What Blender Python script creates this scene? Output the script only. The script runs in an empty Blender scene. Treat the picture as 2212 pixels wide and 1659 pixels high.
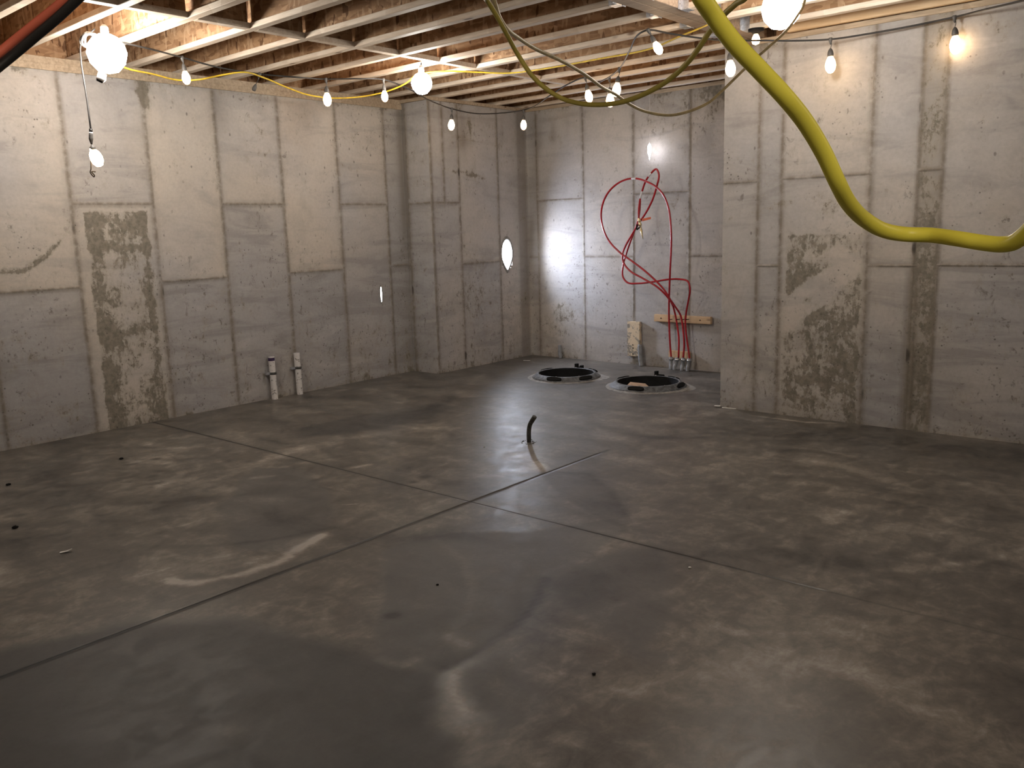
import bpy, bmesh, math, random
import numpy as np
from mathutils import Vector, Matrix

random.seed(7)
RNG = np.random.RandomState(11)
SC = bpy.context.scene
COL = SC.collection

# ------------------------------------------------------------------ camera
W, H = 2212, 1659
FPX = 1852.6
CAM_ROT = (1.39113904, 0.71166489, -0.02945017)      # pitch, yaw, roll (rad)
CAM_H = 1.5
def _rx(a): return np.array([[1,0,0],[0,math.cos(a),-math.sin(a)],[0,math.sin(a),math.cos(a)]])
def _rz(a): return np.array([[math.cos(a),-math.sin(a),0],[math.sin(a),math.cos(a),0],[0,0,1]])
RM = _rz(CAM_ROT[1]) @ _rx(CAM_ROT[0]) @ _rz(CAM_ROT[2])
CP = np.array([0.0, 0.0, CAM_H])
cam_data = bpy.data.cameras.new('camera')
cam_data.sensor_width = 36.0
cam_data.lens = 36.0 * FPX / W
cam_data.clip_start = 0.02
cam = bpy.data.objects.new('camera', cam_data)
cam.matrix_world = Matrix.Translation(Vector(CP)) @ Matrix(RM.tolist()).to_4x4()
COL.objects.link(cam)
SC.camera = cam

# ------------------------------------------------------------------ world, view, light levels
world = bpy.data.worlds.new('world'); SC.world = world
world.use_nodes = True
world.node_tree.nodes['Background'].inputs[0].default_value = (0.5, 0.48, 0.46, 1)
world.node_tree.nodes['Background'].inputs[1].default_value = 0.012
SC.view_settings.view_transform = 'Standard'
SC.view_settings.look = 'None'
SC.view_settings.gamma = 1.0
SC.view_settings.use_curve_mapping = False
SC.view_settings.exposure = 0.0

E_STRING = 21.0        # emission of the small warm string bulbs
E_WORK = 130.0         # emission of the large white work bulbs
E_DAY = 380.0           # daylight seen through the wall penetration

# unseen lamps assumed out of view, placed to light near cords, floor and walls
def lamp(name, loc, power, color, r=0.06):
    l = bpy.data.lights.new(name, 'POINT'); l.energy = power; l.color = color; l.shadow_soft_size = r
    o = bpy.data.objects.new(name, l); o.location = loc; COL.objects.link(o)
    return o
lamp('unseen_lamp', (0.7, -0.1, 2.35), 34, (1.0, 0.90, 0.76))
lamp('unseen_lamp', (1.7, 3.2, 2.55), 19, (1.0, 0.88, 0.74))
lamp('unseen_lamp', (-1.9, -1.5, 2.60), 5, (1.0, 0.92, 0.82))

# ------------------------------------------------------------------ pixel -> point helpers
def ray(x, y): return RM @ np.array([x - W/2, -(y - H/2), -FPX])
def at_z(x, y, z): r = ray(x, y); return CP + r*(z - CP[2])/r[2]
def at_x(x, y, X): r = ray(x, y); return CP + r*X/r[0]
def at_y(x, y, Y): r = ray(x, y); return CP + r*Y/r[1]
def at_d(x, y, d): r = ray(x, y); return CP + r/np.linalg.norm(r)*d

# room measures (metres)
XL, XF, YJ, YB, YR, XJ = -6.84, -6.46, 6.30, 7.87, 6.35, -3.22
XE, YE = 3.0, -2.0
ZJ = 2.83            # underside of the joists
ZS = 3.13            # underside of the subfloor

# ------------------------------------------------------------------ noise in numpy
def vnoise(x, y, seed=0):
    xi = np.floor(x).astype(np.int64); yi = np.floor(y).astype(np.int64)
    fx = x - xi; fy = y - yi
    fx = fx*fx*(3-2*fx); fy = fy*fy*(3-2*fy)
    def h(a, b):
        n = (a*374761393 + b*668265263 + seed*974634777) & 0x7fffffff
        n = ((n ^ (n >> 13))*1274126177) & 0x7fffffff
        return ((n ^ (n >> 16)) & 0xffff)/65535.0
    return (h(xi,yi)*(1-fx)+h(xi+1,yi)*fx)*(1-fy) + (h(xi,yi+1)*(1-fx)+h(xi+1,yi+1)*fx)*fy
def fbm(x, y, seed=0, o=4):
    s = 0; a = 0.5; t = 0
    for i in range(o):
        s = s + a*vnoise(x*2**i, y*2**i, seed+i*17); t += a; a *= 0.5
    return s/t
def sstep(a, b, x):
    t = np.clip((x-a)/(b-a), 0, 1); return t*t*(3-2*t)
def seg_dist(px, py, ax, ay, bx, by):
    dx, dy = bx-ax, by-ay
    t = np.clip(((px-ax)*dx+(py-ay)*dy)/(dx*dx+dy*dy+1e-12), 0, 1)
    return np.hypot(px-ax-t*dx, py-ay-t*dy)
def poly_dist(px, py, pts):
    d = None
    for (a, b), (c, e) in zip(pts[:-1], pts[1:]):
        q = seg_dist(px, py, a, b, c, e)
        d = q if d is None else np.minimum(d, q)
    return d

# ------------------------------------------------------------------ node helpers
class NT:
    def __init__(s, name):
        s.m = bpy.data.materials.new(name); s.m.use_nodes = True
        s.t = s.m.node_tree; s.b = s.t.nodes['Principled BSDF']
    def n(s, typ, **kw):
        nd = s.t.nodes.new(typ)
        for k, v in kw.items(): setattr(nd, k, v)
        return nd
    def link(s, a, b): s.t.links.new(a, b)
    def put(s, sock, v):
        if hasattr(v, 'is_linked') or hasattr(v, 'links'): s.link(v, sock)
        else: sock.default_value = v if not (isinstance(v, tuple) and len(v) == 3 and sock.type == 'RGBA') else (*v, 1)
    def coord(s, scale=(1,1,1), rot=(0,0,0), kind='Object'):
        tc = s.n('ShaderNodeTexCoord'); mp = s.n('ShaderNodeMapping')
        s.link(tc.outputs[kind], mp.inputs[0])
        mp.inputs['Scale'].default_value = scale; mp.inputs['Rotation'].default_value = rot
        return mp.outputs[0]
    def noise(s, vec, scale, detail=4, rough=0.55, dist=0.0):
        nd = s.n('ShaderNodeTexNoise'); s.link(vec, nd.inputs['Vector'])
        nd.inputs['Scale'].default_value = scale; nd.inputs['Detail'].default_value = detail
        nd.inputs['Roughness'].default_value = rough; nd.inputs['Distortion'].default_value = dist
        return nd.outputs['Fac']
    def voro(s, vec, scale, feature='F1', out='Distance'):
        nd = s.n('ShaderNodeTexVoronoi', feature=feature); s.link(vec, nd.inputs['Vector'])
        nd.inputs['Scale'].default_value = scale
        return nd.outputs[out]
    def math(s, op, a, b=None, c=None, clamp=False):
        nd = s.n('ShaderNodeMath', operation=op); nd.use_clamp = clamp
        for i, v in enumerate((a, b, c)):
            if v is not None: s.put(nd.inputs[i], v)
        return nd.outputs[0]
    def rng(s, v, a, b, c=0.0, d=1.0):
        nd = s.n('ShaderNodeMapRange'); nd.interpolation_type = 'SMOOTHSTEP'
        s.put(nd.inputs[0], v)
        for i, q in enumerate((a, b, c, d)): nd.inputs[i+1].default_value = q
        return nd.outputs[0]
    def mix(s, f, a, b, mode='MIX'):
        nd = s.n('ShaderNodeMix', data_type='RGBA', blend_type=mode)
        s.put(nd.inputs[0], f); s.put(nd.inputs[6], a); s.put(nd.inputs[7], b)
        return nd.outputs[2]
    def attr(s, name):
        nd = s.n('ShaderNodeAttribute'); nd.attribute_name = name; return nd
    def sep(s, c):
        nd = s.n('ShaderNodeSeparateColor'); s.link(c, nd.inputs[0]); return nd.outputs
    def bump(s, h, strength=0.3, dist=0.01):
        nd = s.n('ShaderNodeBump'); s.put(nd.inputs['Height'], h)
        nd.inputs['Strength'].default_value = strength; nd.inputs['Distance'].default_value = dist
        s.link(nd.outputs[0], s.b.inputs['Normal'])
    def base(s, c): s.put(s.b.inputs['Base Color'], c)
    def rough(s, v): s.put(s.b.inputs['Roughness'], v)
    def spec(s, v): s.b.inputs['Specular IOR Level'].default_value = v
    def metal(s, v): s.b.inputs['Metallic'].default_value = v

# ------------------------------------------------------------------ materials
def mat_wall():
    t = NT('formed_concrete')
    o = t.coord()
    at = t.attr('paint'); a = t.sep(at.outputs['Color'])      # R seam, G stain, B panel tone, alpha soft darkening
    big = t.noise(o, 0.9, 3, 0.5); med = t.noise(o, 4.5, 4, 0.6, 0.5)
    fine = t.noise(o, 38, 5, 0.65)
    warm = (0.52, 0.475, 0.42); cool = (0.435, 0.43, 0.435)
    bt = t.math('ADD', a[2], t.math('MULTIPLY', t.math('SUBTRACT', big, 0.5), 0.5))
    c = t.mix(t.rng(bt, 0.36, 0.62), cool, warm)
    tone = t.math('ADD', t.math('MULTIPLY', a[2], 0.8), 0.58)
    c = t.mix(1.0, c, tone, 'MULTIPLY')
    c = t.mix(t.rng(med, 0.45, 0.70, 0, 0.22), c, (0.27, 0.255, 0.235))
    xyz = t.n('ShaderNodeSeparateXYZ'); t.link(o, xyz.inputs[0]); lz = t.rng(xyz.outputs[2], 0.2, 1.9, 0.13, 0.0)
    # diagonal rub marks
    d = t.noise(t.coord((0.7, 0.7, 3.4), (0.55, 0.45, 0.2)), 1.7, 6, 0.64, 0.9)
    low = t.rng(a[2], 0.40, 0.56, 1.0, 0.45)
    c = t.mix(t.math('MULTIPLY', t.rng(t.math('ADD', d, t.math('MULTIPLY', lz, 0.4)), 0.50, 0.68, 0, 0.55), low), c, (0.24, 0.23, 0.23))
    c = t.mix(t.math('MULTIPLY', t.rng(d, 0.30, 0.44, 0.28, 0), low), c, (0.60, 0.585, 0.57))
    # soft darkening painted towards corners and edges of the pour
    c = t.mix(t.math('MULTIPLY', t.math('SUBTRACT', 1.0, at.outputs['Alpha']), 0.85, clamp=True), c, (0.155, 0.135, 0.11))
    # blotchy damp stain, several sizes
    nn = t.math('ADD', t.math('MULTIPLY', t.noise(o, 5.5, 6, 0.74, 0.3), 1.0), t.math('MULTIPLY', t.noise(t.coord((2.2, 2.2, 1)), 14, 4, 0.7), 0.5))
    sn = t.math('ADD', a[1], t.math('MULTIPLY', t.math('SUBTRACT', nn, 0.75), 1.75))
    st = t.mix(t.rng(t.noise(o, 24, 5, 0.7), 0.35, 0.65), (0.125, 0.112, 0.085), (0.235, 0.212, 0.168))
    c = t.mix(t.rng(sn, 0.22, 0.40, 0, 0.35), c, (0.33, 0.295, 0.235))
    c = t.mix(t.rng(sn, 0.38, 0.56, 0, 0.85), c, st)
    # seam stain and the rust dots of the form ties
    se = t.math('MULTIPLY', a[0], t.rng(t.noise(o, 18, 5, 0.65), 0.25, 0.62, 0.35, 1.1))
    c = t.mix(t.math('MULTIPLY', se, 0.80, clamp=True), c, (0.185, 0.158, 0.125))
    dv = t.voro(t.coord((6, 6, 3.1)), 1.0)
    c = t.mix(t.math('MULTIPLY', t.rng(dv, 0.10, 0.20, 0.9, 0), t.rng(a[0], 0.45, 0.8)), c, (0.05, 0.04, 0.032))
    # pits and specks, patchy
    zone = t.rng(t.math('ADD', t.noise(o, 2.4, 4, 0.6), lz), 0.48, 0.62)
    p1 = t.math('MULTIPLY', t.rng(t.voro(t.coord((1,1,1)), 30), 0.13, 0.24, 1, 0), zone)
    p2 = t.math('MULTIPLY', t.rng(t.voro(t.coord((1.3,1.3,0.8), (0.3,0.2,0)), 9), 0.06, 0.13, 1, 0), t.rng(t.noise(o, 3.1, 3, 0.6), 0.42, 0.58))
    pm = t.math('MAXIMUM', t.math('MULTIPLY', p1, t.rng(t.noise(o, 9, 3), 0.45, 0.6)), t.math('MULTIPLY', p2, 0.8))
    c = t.mix(t.math('MULTIPLY', pm, t.rng(fine, 0.3, 0.6, 0.25, 0.8)), c, (0.075, 0.065, 0.055))
    sc = t.noise(t.coord((1.5, 1.5, 1)), 11, 5, 0.72, 0.6)
    c = t.mix(t.math('MULTIPLY', t.rng(sc, 0.57, 0.68, 0, 0.75), zone), c, (0.15, 0.135, 0.115))
    c = t.mix(t.rng(fine, 0.3, 0.75, 0.0, 0.18), c, (0.2, 0.19, 0.18))
    t.base(c); t.rough(t.rng(med, 0.3, 0.7, 0.62, 0.85)); t.spec(0.3)
    t.bump(t.noise(o, 30, 3, 0.6), 0.22, 0.004)
    return t.m
def mat_floor():
    t = NT('fresh_concrete_slab')
    o = t.coord()
    a = t.sep(t.attr('paint').outputs['Color'])      # R tone, G warm, B damp
    n1 = t.noise(t.coord((1, 1.7, 1), (0, 0, 0.4)), 2.3, 6, 0.62, 0.9)
    n2 = t.noise(t.coord((1.6, 1, 1), (0, 0, -0.5)), 6.5, 6, 0.66, 0.7)
    n3 = t.noise(o, 60, 4, 0.6)
    rough_ = t.math('SUBTRACT', 1.0, t.math('MULTIPLY', a[2], 0.8))
    n4 = t.noise(t.coord((1.3, 1, 1), (0, 0, 0.9)), 17, 4, 0.7, 0.5)
    mot = t.math('ADD', t.math('MULTIPLY', t.math('SUBTRACT', n1, 0.5), 0.80), t.math('MULTIPLY', t.math('SUBTRACT', n2, 0.5), 0.85))
    mot = t.math('ADD', mot, t.math('MULTIPLY', t.math('SUBTRACT', n4, 0.5), 0.40))
    v = t.math('ADD', a[0], t.math('MULTIPLY', mot, rough_))
    v = t.math('ADD', v, t.math('MULTIPLY', t.math('SUBTRACT', n3, 0.5), 0.10))
    r = t.n('ShaderNodeValToRGB'); t.link(v, r.inputs[0])
    e = r.color_ramp.elements
    e[0].position = 0.15; e[0].color = (0.045, 0.044, 0.043, 1)
    e[1].position = 0.95; e[1].color = (0.42, 0.41, 0.40, 1)
    k = e.new(0.5); k.color = (0.125, 0.120, 0.113, 1)
    k = e.new(0.68); k.color = (0.21, 0.198, 0.182, 1)
    c = t.mix(t.math('MULTIPLY', a[1], 0.5), r.outputs[0], (1.0, 0.88, 0.72), 'MULTIPLY')
    c = t.mix(t.math('MULTIPLY', a[2], 0.7), c, (0.92, 0.98, 1.06), 'MULTIPLY')
    t.base(c)
    rg = t.math('ADD', t.rng(n2, 0.3, 0.7, 0.35, 0.48), t.math('MULTIPLY', a[2], 0.18))
    t.rough(rg); t.spec(0.42)
    t.bump(t.noise(o, 7, 3, 0.6), 0.08, 0.01)
    return t.m
def mat_simple(name, col, rough=0.5, metal=0.0, spec=0.5, var=0.12, vs=20, bump=0.0):
    t = NT(name); o = t.coord()
    n = t.noise(o, vs, 5, 0.6)
    dark = tuple(x*(1-var*2) for x in col); lite = tuple(min(1, x*(1+var)) for x in col)
    t.base(t.mix(t.rng(n, 0.3, 0.7), dark, lite)); t.rough(rough); t.metal(metal); t.spec(spec)
    if bump: t.bump(n, bump, 0.003)
    return t.m
def mat_osb(name='oriented_strand_board', k=1.0):
    t = NT(name)
    v1 = t.n('ShaderNodeTexVoronoi'); t.link(t.coord((14, 14, 44), (0.3, 0.5, 0)), v1.inputs['Vector']); v1.inputs['Scale'].default_value = 1.0
    v2 = t.n('ShaderNodeTexVoronoi'); t.link(t.coord((40, 40, 14), (0.2, 0.1, 0.4)), v2.inputs['Vector']); v2.inputs['Scale'].default_value = 1.0
    h1 = t.sep(v1.outputs['Color'])[0]; h2 = t.sep(v2.outputs['Color'])[1]
    c = t.mix(h1, (0.26*k, 0.145*k, 0.075*k), (0.46*k, 0.29*k, 0.165*k))
    c = t.mix(t.rng(h2, 0.72, 0.95, 0, 0.6), c, (0.58*k, 0.41*k, 0.26*k))
    c = t.mix(t.rng(h2, 0.02, 0.10, 0.8, 0), c, (0.10*k, 0.045*k, 0.02*k))
    t.base(c); t.rough(0.7); t.spec(0.25)
    t.bump(t.math('ADD', h1, h2), 0.15, 0.003)
    return t.m
def mat_wood(name, a, b, scale=(3, 28, 28), knots=True):
    t = NT(name)
    g = t.noise(t.coord(scale), 1.6, 5, 0.6, 0.6)
    c = t.mix(t.rng(g, 0.3, 0.7), a, b)
    if knots:
        kv = t.voro(t.coord((2.2, 6, 6)), 1.0)
        c = t.mix(t.rng(kv, 0.05, 0.13, 0.85, 0), c, (0.16, 0.085, 0.045))
    # finger joints: each length of lumber a little different
    v = t.n('ShaderNodeTexVoronoi'); t.link(t.coord((1.4, 0.6, 0.6)), v.inputs['Vector']); v.inputs['Scale'].default_value = 1.0
    c = t.mix(t.math('MULTIPLY', t.sep(v.outputs['Color'])[0], 0.35), c, (0.45, 0.33, 0.22), 'MULTIPLY')
    t.base(c); t.rough(0.62); t.spec(0.3); t.bump(g, 0.08, 0.002)
    return t.m
def mat_emit(name, col, strength):
    t = NT(name); t.base((0.9, 0.88, 0.84)); t.rough(0.3)
    t.b.inputs['Emission Color'].default_value = (*col, 1)
    t.b.inputs['Emission Strength'].default_value = strength
    return t.m

M_WALL = mat_wall(); M_FLOOR = mat_floor()
M_OSB = mat_osb(); M_FLANGE = mat_wood('spruce_flange', (0.68, 0.57, 0.45), (0.82, 0.73, 0.62))
M_PLATE = mat_wood('sill_lumber', (0.36, 0.29, 0.21), (0.52, 0.42, 0.31))
M_PINE = mat_wood('pine_board', (0.62, 0.43, 0.25), (0.74, 0.56, 0.36), (2, 20, 20))
M_BEAM = mat_wood('laminated_beam', (0.22, 0.165, 0.12), (0.36, 0.28, 0.21), (2, 40, 40), False)
M_GALV = mat_simple('galvanised_steel', (0.62, 0.65, 0.70), 0.35, 0.85, 0.5, 0.15, 30)
M_CHROME = mat_simple('chrome', (0.8, 0.8, 0.8), 0.15, 1.0)
M_BLACK = mat_simple('black_rubber', (0.022, 0.020, 0.019), 0.5)
M_YEL = mat_simple('yellow_vinyl_jacket', (0.95, 0.86, 0.10), 0.42, 0, 0.4, 0.05, 9)
M_YEL2 = mat_simple('dusty_yellow_jacket', (0.66, 0.55, 0.12), 0.5, 0, 0.4, 0.10, 6)
M_YEL3 = mat_simple('bright_yellow_jacket', (0.80, 0.58, 0.05), 0.45)
M_PALE = mat_simple('pale_cord_jacket', (0.80, 0.66, 0.36), 0.5)
M_REDH = mat_simple('red_hose_rubber', (0.85, 0.20, 0.12), 0.5, 0, 0.4, 0.08, 12)
M_PEX = mat_simple('red_pex', (0.38, 0.012, 0.020), 0.33, 0, 0.55, 0.08, 14)
M_BRASS = mat_simple('brass', (0.70, 0.58, 0.34), 0.3, 0.9)
M_TAG = mat_simple('orange_tag_plastic', (0.72, 0.16, 0.07), 0.5)
M_CONDUIT = mat_simple('grey_conduit_plastic', (0.26, 0.27, 0.28), 0.55)
M_STUB = mat_simple('muddy_conduit', (0.085, 0.085, 0.08), 0.6, 0, 0.4, 0.3, 30)
M_RING = mat_simple('concrete_smeared_plastic', (0.12, 0.125, 0.13), 0.6, 0, 0.4, 0.3, 26, 0.3)
M_PIT = mat_simple('black_basin_plastic', (0.012, 0.012, 0.013), 0.7, 0, 0.2)
M_DARKM = mat_simple('dark_moulding', (0.012, 0.012, 0.012), 0.85, 0, 0.15)
M_MORTAR = mat_simple('pale_grout_smear', (0.30, 0.29, 0.27), 0.7, 0, 0.3, 0.2, 22)
M_CARD = mat_simple('brown_cardboard', (0.44, 0.30, 0.19), 0.8)
M_PURPLE = mat_simple('purple_primer', (0.05, 0.025, 0.09), 0.5)
M_SLEEVE = mat_simple('white_sleeve_plastic', (0.75, 0.75, 0.78), 0.5)
M_WHITE = mat_simple('white_plastic_film', (0.75, 0.74, 0.71), 0.5)
M_SOCK = mat_simple('socket_rubber', (0.10, 0.095, 0.09), 0.5)
def mat_pvc():
    t = NT('scuffed_white_pvc'); o = t.coord()
    n = t.noise(o, 34, 6, 0.7, 0.6)
    t.base(t.mix(t.rng(n, 0.56, 0.62, 0, 0.85), (0.72, 0.70, 0.69), (0.12, 0.11, 0.10))); t.rough(0.45)
    return t.m
M_PVC = mat_pvc()
def mat_foam():
    t = NT('concrete_splashed_board'); o = t.coord()
    n = t.noise(o, 15, 6, 0.7, 0.6)
    t.base(t.mix(t.rng(n, 0.50, 0.58, 0, 0.9), (0.66, 0.54, 0.38), (0.20, 0.19, 0.17))); t.rough(0.8)
    return t.m
M_SPLASH = mat_foam()
M_BULB = mat_emit('warm_bulb_glass', (1.0, 0.66, 0.36), E_STRING)
M_WORK = mat_emit('white_work_bulb', (1.0, 0.93, 0.84), E_WORK)
M_DAY = mat_emit('daylight', (0.78, 0.84, 1.0), E_DAY)
M_SLIT = mat_emit('daylight_slit', (0.85, 0.9, 1.0), 12)
M_STICK = mat_emit('cool_light_stick', (0.95, 0.93, 1.0), 32)

# ------------------------------------------------------------------ object helpers
def tag(o, label=None, cat=None, group=None, kind=None):
    if label: o['label'] = label
    if cat: o['category'] = cat
    if group: o['group'] = group
    if kind: o['kind'] = kind
    return o
def empty(name, loc=(0,0,0)):
    o = bpy.data.objects.new(name, None); o.location = loc; o.empty_display_size = 0.05
    COL.objects.link(o); return o
def link(name, me, mats, parent=None, smooth=False):
    for m in (mats if isinstance(mats, (list, tuple)) else [mats]): me.materials.append(m)
    if smooth: me.polygons.foreach_set('use_smooth', [True]*len(me.polygons))
    o = bpy.data.objects.new(name, me); COL.objects.link(o)
    if parent:
        o.parent = parent
        o.matrix_parent_inverse = Matrix.Translation(-Vector(parent.location)) if parent.parent is None else Matrix.Identity(4)
    return o
def from_bm(name, bm, mats, parent=None, smooth=False):
    me = bpy.data.meshes.new(name); bm.normal_update(); bm.to_mesh(me); bm.free()
    return link(name, me, mats, parent, smooth)
def box_bm(x0, x1, y0, y1, z0, z1, bm=None, bevel=0.0):
    own = bm is None
    if own: bm = bmesh.new()
    v = [bm.verts.new((x, y, z)) for z in (z0, z1) for x, y in ((x0,y0),(x1,y0),(x1,y1),(x0,y1))]
    fs = [(3,2,1,0),(4,5,6,7),(0,1,5,4),(1,2,6,5),(2,3,7,6),(3,0,4,7)]
    for f in fs: bm.faces.new([v[i] for i in f])
    if bevel and own:
        bmesh.ops.bevel(bm, geom=bm.edges[:], offset=bevel, segments=2, affect='EDGES')
    return bm
def catmull(pts, n=8):
    P = [np.array(p, float) for p in pts]
    P = [2*P[0]-P[1]] + P + [2*P[-1]-P[-2]]
    out = []
    for i in range(1, len(P)-2):
        p0, p1, p2, p3 = P[i-1:i+3]
        d1 = max(np.linalg.norm(p1-p0), 1e-5)**.5; d2 = max(np.linalg.norm(p2-p1), 1e-5)**.5; d3 = max(np.linalg.norm(p3-p2), 1e-5)**.5
        m1 = ((p1-p0)/d1 - (p2-p0)/(d1+d2) + (p2-p1)/d2)*d2
        m2 = ((p2-p1)/d2 - (p3-p1)/(d2+d3) + (p3-p2)/d3)*d2
        for k in range(n):
            t = k/n
            out.append((2*t**3-3*t**2+1)*p1+(t**3-2*t**2+t)*m1+(-2*t**3+3*t**2)*p2+(t**3-t**2)*m2)
    out.append(P[-2]); return out
def tube_bm(path, r, seg=10, bm=None, caps=True):
    bm = bm or bmesh.new()
    path = [Vector(p) for p in path]; rings = []
    T = (path[1]-path[0]).normalized()
    N = T.orthogonal().normalized()
    for i, p in enumerate(path):
        if i == 0: t = (path[1]-path[0])
        elif i == len(path)-1: t = path[-1]-path[-2]
        else: t = path[i+1]-path[i-1]
        t.normalize()
        N = (N - t*N.dot(t)).normalized(); B = t.cross(N)
        rr = r[i] if hasattr(r, '__len__') else r
        rings.append([bm.verts.new(p + (N*math.cos(2*math.pi*k/seg)+B*math.sin(2*math.pi*k/seg))*rr) for k in range(seg)])
    for a, b in zip(rings[:-1], rings[1:]):
        for k in range(seg): bm.faces.new((a[k], a[(k+1)%seg], b[(k+1)%seg], b[k]))
    if caps:
        bm.faces.new(rings[0][::-1]); bm.faces.new(rings[-1])
    return bm
def tube(name, pts, r, mat, parent=None, seg=10, n=8, smooth_path=True):
    path = catmull(pts, n) if smooth_path and len(pts) > 2 else pts
    if hasattr(r, '__len__') and smooth_path and len(pts) > 2:
        r = list(np.interp(np.linspace(0, len(pts)-1, len(path)), range(len(pts)), r))
    return from_bm(name, tube_bm(path, r, seg), mat, parent, True)
def lathe_bm(prof, c, seg=20, bm=None, axis=None):
    bm = bm or bmesh.new(); rings = []
    rot = Matrix.Identity(3) if axis is None else Vector((0,0,1)).rotation_difference(Vector(axis)).to_matrix()
    for r, z in prof:
        if r < 1e-6: rings.append([bm.verts.new(Vector(c)+rot@Vector((0,0,z)))])
        else: rings.append([bm.verts.new(Vector(c)+rot@Vector((r*math.cos(2*math.pi*k/seg), r*math.sin(2*math.pi*k/seg), z))) for k in range(seg)])
    for a, b in zip(rings[:-1], rings[1:]):
        for k in range(seg):
            k2 = (k+1) % seg
            if len(a) == 1 and len(b) == 1: continue
            if len(a) == 1: bm.faces.new((a[0], b[k2], b[k]))
            elif len(b) == 1: bm.faces.new((a[k], a[k2], b[0]))
            else: bm.faces.new((a[k], a[k2], b[k2], b[k]))
    bmesh.ops.recalc_face_normals(bm, faces=bm.faces[:])
    return bm

# ------------------------------------------------------------------ concrete walls
def merge_lines(lo, hi, step, extra):
    base = list(np.arange(lo, hi, step)) + [hi]
    ex = sorted(e for e in extra if lo < e < hi)
    out = [b for b in base if all(abs(b-e) > 0.004 for e in ex) or b in (lo, hi)] + ex
    out = sorted(out); res = [out[0]]
    for o in out[1:]:
        if o-res[-1] > 0.0012: res.append(o)
    res[-1] = hi
    return np.array(res)
def grid_object(name, fn, U, V, paint, mats, keep=None, extra=None, smooth=True):
    nu, nv = len(U), len(V)
    u, v = np.meshgrid(U, V)
    co = fn(u, v).reshape(-1, 3)
    i = np.arange(nu*nv).reshape(nv, nu)
    q = np.stack([i[:-1,:-1], i[:-1,1:], i[1:,1:], i[1:,:-1]], -1).reshape(-1, 4)
    if keep is not None:
        uc = (u[:-1,:-1]+u[1:,1:])/2; vc = (v[:-1,:-1]+v[1:,1:])/2
        q = q[keep(uc, vc).reshape(-1)]
    me = bpy.data.meshes.new(name)
    verts = co; faces = q
    ev, ef = extra if extra else ([], [])
    n0 = len(verts)
    if len(ev):
        verts = np.vstack([verts, np.array(ev)]); faces = np.vstack([faces, np.array(ef)+n0])
    me.vertices.add(len(verts)); me.vertices.foreach_set('co', verts.astype(np.float32).ravel())
    me.loops.add(len(faces)*4); me.loops.foreach_set('vertex_index', faces.astype(np.int32).ravel())
    me.polygons.add(len(faces)); me.polygons.foreach_set('loop_start', np.arange(0, len(faces)*4, 4, dtype=np.int32))
    me.update(calc_edges=True)
    pc = np.zeros((len(verts), 4), np.float32); pc[:,3] = 1; pc[:,2] = 0.5
    P = paint(u, v)
    for k in range(3): pc[:n0, k] = np.clip(P[k], 0, 1).ravel()
    if len(P) > 3: pc[:n0, 3] = 1-np.clip(P[3], 0, 1).ravel()
    at = me.attributes.new('paint', 'FLOAT_COLOR', 'POINT'); at.data.foreach_set('color', pc.ravel())
    o = link(name, me, mats, None, smooth)
    return o

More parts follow.
